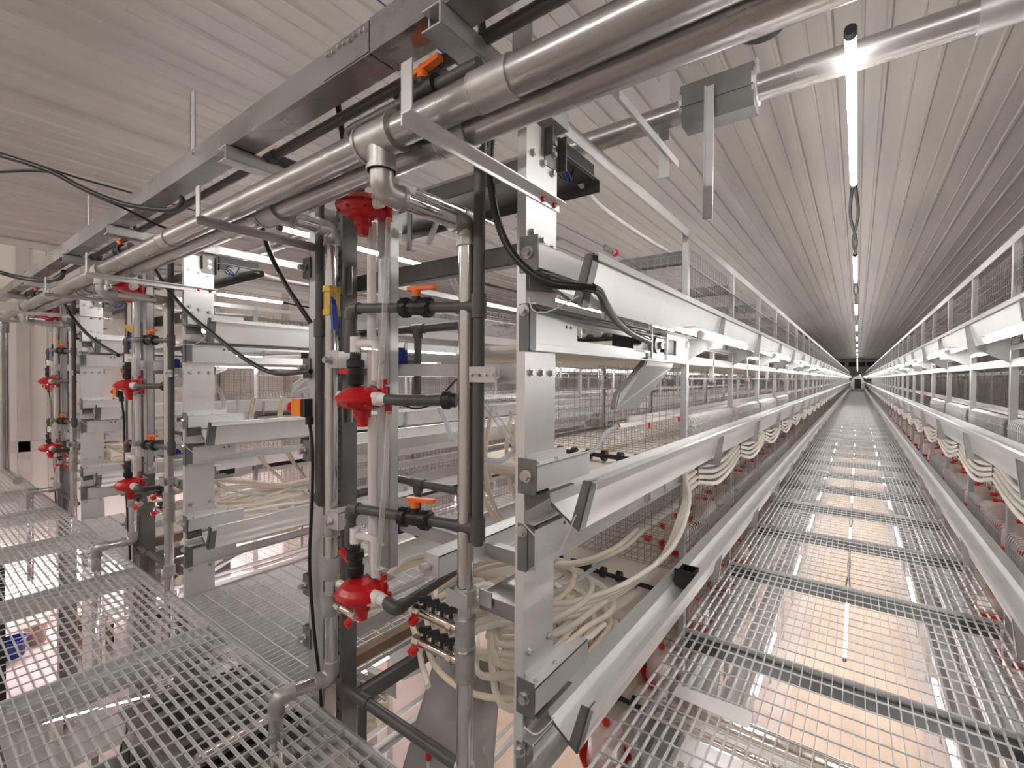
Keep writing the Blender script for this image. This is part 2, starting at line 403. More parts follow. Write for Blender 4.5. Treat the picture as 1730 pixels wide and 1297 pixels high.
# ---------------------------------------------------------------- cage rows
TIER = (.35, -.30, -.955, -1.61, -2.26)           # height of the feed trough lips; cage floors lie .165 below
def wires(m, p0, u, v, nu, nv, r=.0016):
    """grid of wires: nu wires running along v spaced along u, nv the other way"""
    p0, u, v = Vector(p0), Vector(u), Vector(v); w = u.cross(v).normalized()*r; un = u.normalized()*r; vn = v.normalized()*r
    for i in range(nu+1):
        c = p0+u*(i/nu)+v/2; m.obox(c, un, v/2, w)
    for j in range(nv+1):
        c = p0+v*(j/nv)+u/2+w; m.obox(c, u/2, vn, w)
    return m
YS = 2.75                                          # first full frame of the cages
def make_row():
    t = thing('cage_row', 'long galvanized poultry cage row between the right walkway and the second walkway', 'cage row', ((X0+XL)/2, 3, FLOOR))
    for k in range(57):
        y = YS+1.2*k
        m = B().box(X0-.004, X0, y-.022, y+.022, FLOOR, .84).box(X0-.032, X0-.004, y-.022, y-.018, FLOOR, .84).box(X0-.032, X0-.004, y+.018, y+.022, FLOOR, .84)
        m.build('upright', G['galv'], t)
        if k < 30:
            m = B().box(XL, XL+.004, y-.022, y+.022, FLOOR, .84).box(XL+.004, XL+.032, y-.022, y-.018, FLOOR, .84).box(XL+.004, XL+.032, y+.018, y+.022, FLOOR, .84)
            m.build('upright', G['galv'], t)
    for k in range(45):
        y = YS+.6+1.2*k
        m = B().box(X0-.004, X0, y-.018, y+.018, -.03, .21).box(X0-.024, X0-.004, y-.018, y-.015, -.03, .21)
        m.tube([(X0, y-.012, -.03), (X0+.012, y-.012, -.022), (X0+.012, y+.012, -.022), (X0, y+.012, -.03)], .003, 5)
        m.build('hanger', G['galv'], t)
    for x, s in ((X0, -1), (XL, 1)):
        B().box(x, x+.004*s, 1.3, YEND, .80, .85).box(x, x+.045*s, 1.3, YEND, .846, .85).build('top_rail', G['plate'], t)
        for L in TIER:
            zf = L-.165
            B().box(x-.0*s, x+.004*s, 1.15, YEND, zf-.012, zf+.022).box(x, x+.03*s, 1.15, YEND, zf+.018, zf+.022) \
               .box(x, x+.004*s, 1.15, YEND, zf-.105, zf-.06).box(x, x+.035*s, 1.15, YEND, zf-.108, zf-.104).build('side_rail', G['plate'], t)
    for L in TIER[:3]:
        m = B(); m.box(X0+.004, X0+.011, YS, YEND, L-.19+.02, L-.19+.028)
        for dz in (.12, .16): m.box(X0+.002, X0+.007, YS, YEND, L-.165+dz, L-.165+dz+.006)
        m.box(X0+.002, X0+.01, YS, YEND, L+.29, L+.298)
        m.build('guard_wire', G['wire'], t)
    for k in range(10):
        y = YS+1.2*k
        m = B().box(XL, X0-.032, y-.003, y+.003, .66, .73).box(XL, X0-.032, y-.003, y+.03, .727, .733).box(XL, X0-.032, y-.003, y+.03, .657, .663)
        m.build('cross_beam', G['dark'], t)
    Ly = YEND-YS
    for L in TIER:
        zf = L-.165
        m = B(); wires(m, (-1.34, YS, zf), (0, Ly, 0), (0, 0, .56), int(Ly/.06), 20, .0014); m.build('partition_mesh', G['wire'], t)
        m = B(); wires(m, (XL+.03, YS, zf), (X0-XL-.06, 0, 0), (0, Ly, 0), 24, int(Ly/.10), .0014); m.build('floor_mesh', G['wire'], t)
        m = B(); wires(m, (XL+.03, YS-.03, zf), (X0-XL-.06, 0, 0), (0, 0, .52), 26, 13, .001); m.build('end_mesh', G['wire'], t)
    for L in (TIER[0], TIER[2], TIER[3]):
        m = B(); wires(m, (X0-.01, YS, L-.1), (0, Ly, 0), (0, 0, .5), int(Ly/.055), 9, .0013); m.build('front_mesh', G['wire'], t)
    m = B(); wires(m, (XL+.01, YS, TIER[0]-.1), (0, Ly, 0), (0, 0, .5), int(Ly/.055), 9, .0013); m.build('front_mesh', G['wire'], t)
    for s, x in ((1, X0), (-1, XL)):
        for L in TIER[1:3]:
            m = B()
            for k in range(4):
                y0 = YS+.06+1.2*k
                for i in range(28):
                    y = y0+i*.0395
                    m.tube([(x+.012*s, y, L-.06), (x+.015*s, y, L+.035), (x+.006*s, y, L+.062), (x-.03*s, y, L+.076)], .003, 5, caps=False)
                m.bar((x+.014*s, y0-.02, L+.02), (x+.014*s, y0+1.1, L+.02), .005, .005)
                m.bar((x+.025*s, y0-.03, L-.05), (x+.025*s, y0-.03, L+.07), .006, .006); m.bar((x+.025*s, y0-.03, L+.07), (x-.01*s, y0-.03, L+.075), .006, .006)
            m.build('feed_fence', G['galv'], t)
    return t
rowA = make_row()
rowB = dup(rowA, (-PITCHX, 0, 0), 'long galvanized poultry cage row between the second and third walkways from the right')
rowC = dup(rowA, (-2*PITCHX, 0, 0), 'long galvanized poultry cage row farthest away, next to the wall on the left')
rowR = dup(rowA, (PITCHX, 0, 0), 'long galvanized poultry cage row along the right-hand edge of the photo')

TN = ['top', 'middle', 'bottom', 'uppermost below-walkway', 'lowest below-walkway']
def make_trough(x, s, L, label, y0=1.2):
    t = thing('feed_trough', label, 'feed trough', (x+.1*s, 3, L-.15))
    P = lambda q: [(x+a*s, L+b) for a, b in (q if s > 0 else q)]
    prof = P([(.03, -.03), (.045, -.088), (.143, -.146), (.18, 0)])
    if s < 0: prof = prof[::-1]
    B().strip(prof, .003, y0, YEND).build('channel', G['sheet'], t)
    B().box(x+.172*s, x+.196*s, y0, YEND, L-.002, L+.002).box(x+.193*s, x+.196*s, y0, YEND, L-.02, L).build('rim', G['sheet'], t)
    m = B(); a = Vector((x+.143*s, y0-.004, L-.148)); b = Vector((x+.182*s, y0-.004, L+.002))
    m.prism([a, b, b+V(-.028*s, 0, 0), a+V(-.03*s, 0, .014)], (0, .004, 0)); m.prism([a, b, b+V(-.006*s, 0, 0), a+V(-.006*s, 0, 0)], (0, .04, 0))
    m.prism([a, a+V(-.03*s, 0, .014), V(x+.045*s, y0-.004, L-.076), V(x+.045*s, y0-.004, L-.09)], (0, .004, 0))
    m.build('end_plate', G['dark'], t)
    for k in range(57 if x > -1.5 else 12):
        y = YS+1.2*k
        m = B().prism([(x+.002*s, y, L-.11), (x+.046*s, y, L-.094), (x+.146*s, y, L-.152), (x+.15*s, y, L-.165), (x+.002*s, y, L-.25)], (0, .004, 0))
        m.prism([(x+.181*s, y, L-.006), (x+.197*s, y, L-.022), (x+.178*s, y, L-.185), (x+.10*s, y, L-.185), (x+.10*s, y, L-.14), (x+.146*s, y, L-.151)], (0, .004, 0)).prism([(x+.197*s, y, L-.022), (x+.178*s, y, L-.185), (x+.175*s, y, L-.185), (x+.194*s, y, L-.022)], (0, .02, 0))
        m.build('bracket', G['galv'], t)
    return t
for side, x, where in ((1, X0, 'on the left of the right walkway'), (-1, X0+PITCHX+XL-X0, 'on the right of the right walkway')):
    for i, L in enumerate(TIER):
        t = make_trough(x, side, L, 'long galvanized %s feed trough %s' % (TN[i], where))
        if side == 1 and i < 3:
            for k, nm in ((1, 'second'), (2, 'third')):
                dup(t, (-PITCHX*k, 0, 0), 'long galvanized %s feed trough on the right face of the %s cage row' % (TN[i], nm))
        if side == -1 and i < 3:
            dup(t, (-PITCHX, 0, 0), 'long galvanized %s feed trough on the left face of the nearest cage row' % TN[i])

# manure belts on their drive rollers, one per tier
def make_belt(L, label):
    z = L-.165-.006; t = thing('manure_belt', label, 'conveyor belt', (-1.34, 1.7, z-.09))
    r = .05; y0 = 2.13; x0, x1 = XL+.07, X0-.07
    pts = [(YEND-.1, z), (y0, z)]+[(y0-r*math.sin(a), z-r+r*math.cos(a)) for a in [math.pi*i/8 for i in range(1, 8)]]+[(y0, z-2*r), (YEND-.1, z-2*r)]
    m = B(); n = len(pts)
    for off in (0., .004):
        pass
    inn = []
    for i, (a, b) in enumerate(pts):
        if i < 2: inn.append((a, b-.004))
        elif i >= n-2: inn.append((a, b+.004))
        else: inn.append((y0+(a-y0)*.92, z-r+(b-z+r)*.92))
    A = [V(x0, a, b) for a, b in pts]+[V(x0, a, b) for a, b in inn]; C = [V(x1, v.y, v.z) for v in A]; k = 2*n
    f = []
    for i in range(n-1):
        f += [(i, i+1, k+i+1, k+i), (n+i+1, n+i, k+n+i, k+n+i+1), (i, n+i, n+i+1, i+1), (k+i, k+i+1, k+n+i+1, k+n+i)]
    m.add(A+C, f); m.build('belt', G['belt'], t)
    B().cyl((x0-.05, y0, z-r), (x1+.05, y0, z-r), r-.006, n=18).build('drive_roller', G['beltroll'], t)
    m = B().cyl((x0+.28, 2.4, z+.034), (x1+.04, 2.36, z+.034), .013, n=8)
    m.build('scraper_rod', G['black'], t)
    for j in range(7):
        xx = x0+.32+j*.095
        B().cyl((xx-.012, 2.39, z+.034), (xx+.012, 2.39, z+.034), .03, n=14).build('disc', G['black'], t)
    return t
for i, L in enumerate(TIER[:4]):
    b = make_belt(L, 'beige manure belt of the %s tier in the nearest cage row' % ('top', 'second', 'third', 'fourth')[i])
    for k in (1, 2):
        if i < 3: dup(b, (-PITCHX*k, 0, 0), 'beige manure belt of the %s tier in the %s cage row' % (('top', 'second', 'third')[i], ('second', 'third')[k-1]))

# drinker pipes with red cups
def make_drinker(L, x, label, y0=2.42, n=40):
    z = L+.03 if L > -.9 else L+.02
    t = thing('drinker_pipe', label, 'drinker pipe', (x, 3, z))
    B().bar((x, y0, z), (x, YEND, z), .022, .022).build('square_pipe', G['white'], t)
    m = B().bar((x, y0+.1, z+.03), (x, YEND, z+.03), .018, .03); m.build('carrier', G['plate'], t)
    B().cyl((x, y0-.04, z), (x, y0+.03, z), .016, n=12).build('end_union', G['white'], t)
    B().cyl((x, y0-.06, z), (x, y0-.035, z), .018, n=12).build('hose_clip', G['nickel'], t)
    for k in range(n):
        y = y0+.45+.3*k
        if L > -.9:
            if k % 2 == 0: B().cyl((x, y, z-.05), (x, y, z-.012), .008, n=8).build('red_nipple', G['cup'], t)
            continue
        m = B().lathe((x, y, z-.1), Z_, [(0, 0), (.018, .001), (.027, .012), (.03, .026), (.031, .03), (.027, .03), (.02, .012), (0, .008)], 14)
        c = m.build('cup', G['cup'], t)
        B().cyl((x, y, z-.07), (x, y, z-.012), .004, n=6).build('nipple', G['white'], c)
    return t
for i, L in enumerate(TIER[:3]):
    nm = ('top', 'second', 'third')[i]
    d = make_drinker(L, -1.05, 'white drinker pipe with red cups in the %s tier of the nearest cage row' % nm)
    dup(d, (-PITCHX, 0, 0), 'white drinker pipe with red cups in the %s tier of the second cage row' % nm)
    d = make_drinker(L, .72+.27, 'white drinker pipe with red cups in the %s tier of the right-hand cage row' % nm, 2.42, 30)

# red and white chick feeders standing on the cage floor
fd = None
def feeder(x, y, zf, label, grp):
    global fd
    if fd is None:
        fd = thing('chick_feeder', label, 'chick feeder', (x, y, zf), grp); fd['p0'] = (x, y, zf)
        B().lathe((x, y, zf), Z_, [(0, 0), (.10, 0), (.112, .008), (.118, .034), (.121, .036), (.116, .038), (.108, .012), (.07, .012), (.06, .03)], 24).build('tray', G['cup'], fd)
        B().lathe((x, y, zf), Z_, [(.088, .016), (.084, .05), (.078, .15), (.066, .178), (.03, .186), (0, .187)], 24).build('fount', G['fount'], fd)
        B().lathe((x, y, zf+.185), Z_, [(.014, 0), (.018, .012), (.016, .022), (0, .028)], 14).build('knob', G['cup'], fd)
        return fd
    p = fd['p0']; return dup(fd, (x-p[0], y-p[1], zf-p[2]), label, grp)
for k in range(24):
    y = YS+.3+.67*k
    feeder(-.92, y, TIER[2]-.163, '%s red and white chick feeder in the cage row left of the right walkway' % nth(k), 'chick feeders in the nearest cage row')
    feeder(.86, y, TIER[2]-.163, '%s red and white chick feeder in the cage row right of the right walkway' % nth(k), 'chick feeders in the right-hand cage row')
    if k < 0: feeder(-1.15, y+.15, TIER[2]-.163, '%s chick feeder of the back line inside the nearest cage row' % nth(k), 'chick feeders in the back line')
for k in range(5):
    feeder(-.90, 1.95+.75*k, TIER[3]-.163, '%s chick feeder in the tier just below the walkway grating on its left' % nth(k), 'chick feeders below the grating')
    if k: feeder(.84, 1.95+.75*k, TIER[3]-.163, '%s chick feeder in the tier just below the walkway grating on its right' % nth(k), 'chick feeders below the grating')

# cream water hoses slung from upright to upright
def slung(x, s, z0, label, pre=None, n=56, j=0):
    pts = list(pre) if pre else []
    for k in range(n):
        y = YS+1.2*k
        if y > 40 and k % 2: continue
        pts += [V(x, y-.05, z0), V(x, y+.05, z0)]
        if k < n-1 and y < 40: pts += [V(x+.008*s*(j%2), y+.42, z0-.05-.006*j), V(x, y+.80, z0-.052-.004*j)]
    m = B().tube(spline(pts, 4), .013, 8)
    return one(m, 'water_hose', G['hose'], label, 'hose', 'cream hoses slung along the walkway')
hd = ['top', 'second', 'third', 'bottom']
for j in range(4):
    z0 = -.505-.033*j
    a = at(1164-3*j, 850, Y=2.55); b = at(1136-5*j, 925+4*j, Y=2.35); c = at(1062-3*j, 983+5*j, Y=2.05); d = at(960, 1018+8*j, Y=1.7); e = at(880, 1010+9*j, Y=1.5); f = at(800, 985+11*j, Y=1.35)
    slung(-.74+.004*j, 1, z0, '%s cream hose of four slung along the left side of the right walkway' % hd[j],
          [f, e, d, c, b, a, V(-.745, 2.58, z0-.03)], 52, j)
    slung(.72-.045-.004*j, -1, z0, '%s cream hose of four slung along the right side of the right walkway' % hd[j], None, 52, j)
cl = None
for side, x in ((1, X0), (-1, .72)):
    for k in range(16):
        y = YS+1.2*k
        lab = '%s dark hose clip plate holding the cream hoses %s of the right walkway' % (nth(k), 'left' if side > 0 else 'right')
        m = B().box(x+.002*side, x+.006*side, y-.02, y+.02, -.64, -.44).box(x+.006*side, x+.066*side, y-.002, y+.002, -.63, -.47)
        one(m, 'hose_clip', G['dark'], lab, 'hose clip', 'clip plates for the cream hoses')

# ---------------------------------------------------------------- fittings at the end of a cage row (built once, then repeated for the next two rows)
ENDS = []
def E(o, tmpl, skip=()):
    o['label'] = tmpl.format(row=ROWN[0]); ENDS.append((o, tmpl)); return o
YP0, YP1 = 1.12, 1.29
# the wide plate post on the aisle side
t = thing('end_post', '', 'post', (X0, 1.2, FLOOR))
B().box(X0-.005, X0, YP0, YP1, FLOOR, .76).box(X0-.032, X0-.005, YP0, YP0+.005, FLOOR, .76).box(X0-.032, X0-.005, YP1-.005, YP1, FLOOR, .76).build('plate', G['plate'], t)
for z, ys in ((.665, (1.15, 1.205, 1.26)), (.43, (1.15, 1.205, 1.26)), (.012, (1.15, 1.205, 1.26)), (-.83, (1.15, 1.26)), (-1.25, (1.15, 1.26))):
    for i, y in enumerate(ys):
        B().hexbolt((X0, y, z-.012*i*(z > .3)), X_, .009, .012).build('bolt', G['bolt'], t)
m = B().box(X0, X0+.004, 1.215, 1.30, .655, .765).box(X0, X0+.03, 1.296, 1.30, .655, .765).box(X0, X0+.03, 1.215, 1.219, .68, .765)
c = m.build('top_cleat', G['dark'], t)
for z in (.70, .735): B().hexbolt((X0+.004, 1.262, z), X_, .009, .01).build('bolt', G['bolt'], c)
for L in TIER[:4]:
    # box arm that carries the trough, with its end plate and big bolt
    m = B().box(X0, X0+.042, 1.125, 1.455, L+.035, L+.039).box(X0+.038, X0+.042, 1.125, 1.455, L-.03, L+.039).box(X0, X0+.042, 1.125, 1.455, L-.034, L-.03)
    if L < .3: m.box(X0, X0+.003, 1.13, 1.36, L+.035, L+.068)
    a = m.build('trough_arm', G['sheet'], t)
    B().box(X0-.02, X0+.044, 1.115, 1.119, L-.045, L+.06).build('end_cover', G['dark'], a)
    B().hexbolt((X0+.012, 1.115, L+.01), -Y_, .014, .018).build('bolt', G['bolt'], a)
    for y in (1.16, 1.27): B().hexbolt((X0+.02, y, L+.039), Z_, .006, .008).build('bolt', G['bolt'], a)
    m = B().prism([(X0+.004, 1.13, L-.045), (X0+.004, 1.33, L-.045), (X0+.004, 1.33, L-.075), (X0+.004, 1.13, L-.095)], (.004, 0, 0)).box(X0, X0+.05, 1.13, 1.33, L-.048, L-.044)
    m.build('gusset', G['dark'], t)
    # belt rail starting at the post
    z = L-.165
    m = B().box(X0+.002, X0+.006, 1.13, 2.08, z-.012, z+.03).box(X0-.02, X0+.03, 1.13, 2.08, z+.028, z+.032) \
        .box(X0+.002, X0+.006, 1.13, 2.6, z-.105, z-.072).box(X0-.02, X0+.03, 1.13, 2.6, z-.108, z-.104).box(X0+.004, X0+.008, 1.13, 1.42, z-.085, z+.012)
    a = m.build('belt_rail', G['plate'], t)
    B().box(X0+.008, X0+.012, 1.125, 1.16, z-.11, z+.03).box(X0-.02, X0+.012, 1.116, 1.12, z-.11, z+.03).build('end_cover', G['dark'], a)
    B().hexbolt((X0-.003, 1.116, z+.01), -Y_, .013, .016).build('bolt', G['bolt'], a)
    for y in (1.345, 1.375): B().cyl((X0+.0082, y, z-.02), (X0+.0088, y, z-.02), .006, n=10).build('hole', G['black'], a)
    B().cyl((X0+.014, 1.16, z+.012), (X0+.014, 2.3, z+.012), .008, n=8).build('tension_rod', G['dark'], a)
E(t, 'wide galvanized end post with trough arms on the right face of the {row}')
# the post on the other face
x2 = at(522, 800, Y=YP0).x; x3 = at(546, 800, Y=YP0).x; x4 = at(568, 800, Y=1.15).x; x5 = at(578, 800, Y=1.15).x
t = thing('end_post', '', 'post', ((x2+x5)/2, 1.2, FLOOR))
B().box(x2, x3, YP0, YP0+.005, FLOOR, .76).box(x2, x2+.005, YP0, YP1, FLOOR, .76).box(x2, x2+.03, YP1-.005, YP1, FLOOR, .76).build('plate', G['galv'], t)
m = B().box(x4, x5, 1.15, 1.155, FLOOR, .76).box(x4, x4+.004, 1.15, 1.25, FLOOR, .76); m.build('slotted_strut', G['dark'], t)
m = B()
for k in range(60): m.box(x4+.012, x4+.022, 1.1485, 1.15, -2.2+k*.05, -2.185+k*.05)
m.build('slots', G['black'], t)
for v in (452, 622, 762, 990, 1078):
    p = at(524, v, Y=YP0)
    a = B().box(p.x-.05, p.x+.01, YP0-.006, YP0-.002, p.z-.045, p.z+.045).box(p.x-.05, p.x-.046, YP0-.002, YP0+.03, p.z-.045, p.z+.045).build('clamp_plate', G['dark'], t)
    B().hexbolt((p.x-.03, YP0-.006, p.z), -Y_, .013, .03).build('bolt', G['bolt'], a)
for v in (475, 690, 905):
    p = at(590, v, Y=1.2); B().box(p.x-.045, p.x+.02, 1.2, 1.204, p.z-.06, p.z+.06).build('hanger_plate', G['plate'], t)
E(t, 'narrow open end post with slotted strut, on the left face of the {row}')
# mounting post in the middle for the pressure regulators
xa = at(638, 700, Y=1.08).x; xb = at(658, 700, Y=1.08).x
m = B().box(xa, xb, 1.08, 1.084, -.70, .72).box(xa, xa+.004, 1.08, 1.12, -.70, .72).box(xb-.004, xb, 1.08, 1.12, -.70, .72)
t = thing('mounting_post', '', 'post', ((xa+xb)/2, 1.1, -.7)); m.build('channel', G['galv'], t)
for z in (-.62, -.1, .05): B().hexbolt(((xa+xb)/2, 1.08, z), -Y_, .008, .012).build('bolt', G['bolt'], t)
E(t, 'short galvanized mounting post behind the red regulators at the {row}')
for nm, (za, zb), lab in (('cross_channel', (.385, .455), 'lower'), ('cross_channel', (.68, .74), 'upper')):
    m = B().box(x2+.005, X0-.006, 1.29, 1.294, za, zb).box(x2+.005, X0-.006, 1.29, 1.33, zb-.004, zb).box(x2+.005, X0-.006, 1.29, 1.33, za, za+.004)
    E(one(m, nm, G['dark'], '', 'cross channel'), lab+' dark cross channel joining the end posts of the {row}')
m = B()
for i, z in enumerate((.03, -.63)):
    m = B().box(x2+.005, X0-.006, 1.30, 1.304, z-.03, z+.02).box(x2+.005, X0-.006, 1.30, 1.34, z+.017, z+.02)
    E(one(m, 'cross_channel', G['galv'], '', 'cross channel'), ('light galvanized cross channel at eye height between the end posts of the {row}', 'light galvanized cross channel below the orange-levered lower valve of the {row}')[i])

m = B().box(x2+.03, X0-.01, 1.335, 1.62, .742, .746).box(x2+.03, X0-.01, 1.616, 1.62, .70, .742)
E(one(m, 'top_sheet', G['dark'], '', 'sheet'), 'dark flat sheet on the upper cross channel of the {row}')
a = at(700, 322, Y=1.0); b = at(840, 383, X=a.x); b.z = a.z
t = thing('thin_pipe', '', 'water pipe', (a+b)/2)
B().cyl(a, b, .012, n=12).build('pipe', G['vpipe'], t)
d = (b-a).normalized(); c = a+d*(b-a).length*.62
B().cyl(c-d*.03, c+d*.04, .0155, n=12).cyl(c+d*.03, c+d*.04, .024, n=14).build('coupling', G['cast'], t); B().cyl(b, b+d*.02, .014, n=12).build('white_plug', G['white'], t)
E(t, 'thin zinc pipe with a white plug beside the upper elbow of the riser, {row}')
p = at(697, 425, Y=1.28); q = at(697, 330, Y=1.28)
E(one(B().box(p.x-.012, p.x+.012, 1.26, 1.264, p.z, q.z).box(p.x-.012, p.x-.008, 1.26, 1.285, p.z, q.z).box(p.x-.012, p.x+.012, 1.26, 1.29, p.z, p.z+.004), 'strap', G['dark'], '', 'strap'), 'dark vertical strap between the two dark cross channels of the {row}')
a = at(722, 413, Y=1.4); b = at(745, 352, Y=1.4)
E(one(B().bar(a, b, .025, .004, Y_).bar(a+X_*.012, b+X_*.012, .004, .02, Y_), 'brace', G['galv'], '', 'brace'), 'short slanted brace beside the dark strap of the {row}')

# galvanized water risers
def riser(name, pts, rad, tmpl, extra):
    P = fillet(pts, rad, 6)
    t = thing(name, '', 'water pipe', pts[-1]); B().tube(P, .0265, 16).build('pipe', G['vpipe'], t)
    for p in pts[1:-1]:
        i = pts.index(p); a = (Vector(pts[i-1])-Vector(p)).normalized(); b = (Vector(pts[i+1])-Vector(p)).normalized()
        el = B().tube(fillet([Vector(p)+a*.062, p, Vector(p)+b*.062], .05, 8), .031, 16); el.build('elbow', G['cast'], t)
        for q in (a, b): B().cyl(Vector(p)+q*.055, Vector(p)+q*.068, .0345, n=16).build('elbow_rim', G['cast'], t)
    for q, r, h, mm in extra: B().cyl(Vector(q)-Z_*h/2, Vector(q)+Z_*h/2, r, n=18).build('coupling', mm, t)
    return E(t, tmpl)
xr = -.998
ex = []
for v in (1042, 1062, 1112, 1132): pass
zm1, zm2 = at(775, 1062, Y=1.1).z, at(775, 1117, Y=1.1).z
for z in (zm1, zm2): ex += [((xr, 1.1, z), .032, .075, G['cast']), ((xr, 1.1, z+.042), .035, .012, G['cast']), ((xr, 1.1, z-.042), .035, .012, G['cast'])]
ex += [((xr, 1.1, -1.29), .034, .07, G['cast']), ((xr, 1.1, -.70), .036, .045, G['galv'])]
riser('riser_pipe', [(xr, .77, .575), (xr, .77, .478), (xr, 1.1, .478), (xr, 1.1, -1.75)], .06, 'zinc water riser with two elbows nearest the wide end post of the {row}', ex)
xl = -1.749; zb = -1.255
ex = [((xl, 1.1, z), .032, .075, G['cast']) for z in (-.62, -.80, -.95)]+[((xl, 1.1, z), .0345, .01, G['cast']) for z in (-.58, -.66, -.76, -.84, -.91, -.99)]
riser('riser_pipe', [(xl, .90, .60), (xl, 1.1, .60), (xl, 1.1, zb), (xl-.06, .90, zb-.01), (xl-.06, .90, -2.2)], .055, 'zinc water riser with a brass valve, turning down through the platform, {row}', ex)
p = at(556, 510, Y=1.1)
t = thing('brass_valve', '', 'valve', (xl, 1.1, p.z-.06))
B().cyl((xl, 1.1, p.z-.055), (xl, 1.1, p.z+.055), .033, n=8, smooth=False).cyl((xl, 1.1, p.z-.06), (xl, 1.1, p.z-.035), .037, n=8, smooth=False).cyl((xl, 1.1, p.z+.035), (xl, 1.1, p.z+.06), .037, n=8, smooth=False).build('body', G['brass'], t)
B().cyl((xl+.02, 1.09, p.z), (xl+.06, 1.07, p.z), .01, n=8).build('stem', G['nickel'], t)
B().bar((xl+.056, 1.07, p.z+.008), (xl+.078, 1.06, p.z-.03), .02, .006, X_).bar((xl+.078, 1.06, p.z-.025), (xl+.088, 1.06, p.z-.125), .022, .012, X_).build('lever', G['blue'], t)
E(t, 'brass ball valve with a blue lever on the riser of the {row}')

# grey pvc pipework
def pvc(pts, r, rad, tmpl, tees=(), mm=None, name='pvc_pipe'):
    t = thing(name, '', 'pvc pipe', pts[-1])
    B().tube(fillet(pts, rad, 5), r, 12).build('pipe', mm or G['pvc'], t)
    for i in range(1, len(pts)-1):
        p = Vector(pts[i]); a = (Vector(pts[i-1])-p).normalized(); b = (Vector(pts[i+1])-p).normalized()
        B().tube(fillet([p+a*r*2.2, p, p+b*r*2.2], r*1.4, 5), r*1.28, 12).build('elbow', mm or G['pvc'], t)
    for q, d in tees:
        q, d = Vector(q), Vector(d).normalized()
        B().cyl(q-d*r*2, q+d*r*2, r*1.3, n=12).build('socket', mm or G['pvc'], t)
    return E(t, tmpl)
xp = at(808, 700, Y=1.1).x; zlo = at(806, 893, Y=1.1).z; zhi = at(800, 518, Y=1.1).z
pvc([(xp, .90, .845), (xp, 1.1, .845), (xp, 1.1, zlo-.05)], .0185, .03, 'dark grey pvc downpipe between zinc riser and wide end post of the {row}', [((xp, 1.1, zhi), Z_), ((xp, 1.1, zlo), Z_)])
xq = at(540, 700, Y=1.1).x; zq = at(545, 850, Y=1.1).z
pvc([(xq, .90, .845), (xq, 1.1, .845), (xq, 1.1, zq), (xq, 1.34, zq)], .0185, .03, 'dark grey pvc downpipe inside the narrow end post of the {row}', [((xq, 1.1, .2), Z_)])
VAL = []
def ball_valve(c, d, tmpl, lever=None):
    c = Vector(c); d = Vector(d).normalized()
    t = thing('ball_valve', '', 'valve', c-Z_*.03)
    prof = [(.0, -.062), (.024, -.062), (.031, -.058), (.031, -.03), (.024, -.026), (.026, 0), (.024, .026), (.031, .03), (.031, .058), (.024, .062), (0, .062)]
    m = B().lathe(c, d, prof, 16); m.cyl(c, c+Z_*.036, .016, n=12); m.build('body', G['black'], t)
    for s in (-1, 1):
        mm = B()
        for k in range(12):
            a = 2*math.pi*k/12; e, g = mm.frame(d); o = (e*math.cos(a)+g*math.sin(a))
            mm.obox(c+d*.044*s+o*.031, d*.012, o*.003, o.cross(d)*.004)
        mm.build('union_nut', G['black'], t)
    h = lever or d
    m = B().cyl(c+Z_*.034, c+Z_*.058, .015, n=12); m.bar(c-h*.032+Z_*.062, c+h*.072+Z_*.066, .02, .012); m.cyl(c+h*.07+Z_*.06, c+h*.07+Z_*.072, .01, n=10)
    m.build('lever', G['orange'], t)
    return E(t, tmpl)
for i, (vt, ve, vr, un, nm) in enumerate(((580, 521, 518, 518, 'upper'), (905, 857, 892, 872, 'lower'))):
    a = at(593, vt, Y=1.0); b = at(593, ve, Y=1.0); c = at(803, vr, Y=1.1); b.x = a.x
    pvc([a, b, c], .0175, .025, 'grey pvc branch pipe feeding the %s red regulator pair of the {row}' % ('middle' if i == 0 else 'lowest'), [(a, Z_), (c-(c-b).normalized()*.03, c-b)])
    q = b+(c-b)*(.56 if i == 0 else .55)
    ball_valve(q, c-b, '%s black ball valve with an orange lever on the pvc branch of the {row}' % nm)
for i, (va, vb, vt, vd, nm) in enumerate(((558, 561, 560, 668, 'upper'), (803, 832, 818, 905, 'lower'))):
    a = at(656 if i else 572, va, Y=1.36); b = at(772, vb, Y=1.36); c = at(706, vt, Y=1.36); d = at(703, vd, Y=1.36); b.z = a.z = c.z = (a.z+b.z)/2; d.x = c.x
    t = thing('pvc_pipe', '', 'pvc pipe', d)
    B().cyl(a, b, .0165, n=12).build('pipe', G['pvc'], t); B().cyl(c-X_*.04, c+X_*.04, .021, n=12).cyl(c, c-Z_*.04, .021, n=12).build('tee', G['pvc'], t)
    B().cyl(c, d, .0155, n=12).build('stub', G['pvc'], t)
    E(t, '%s grey pvc cross pipe with a tee behind the mounting post of the {row}' % nm)
a = at(578, 1158, Y=1.14); b = at(778, 1296, Y=1.14); b.z = a.z; c = at(612, 1180, Y=1.14); c.z = a.z; c.y = 1.14
t = thing('pvc_pipe', '', 'pvc pipe', c-Z_*.6)
B().cyl(a, b, .021, n=12).build('pipe', G['pvc'], t); B().cyl(c-X_*.045, c+X_*.045, .026, n=12).build('tee', G['pvc'], t); B().cyl(c, c-Z_*.6, .019, n=12).build('stub', G['pvc'], t)
E(t, 'low grey pvc cross pipe at platform height at the foot of the {row}')

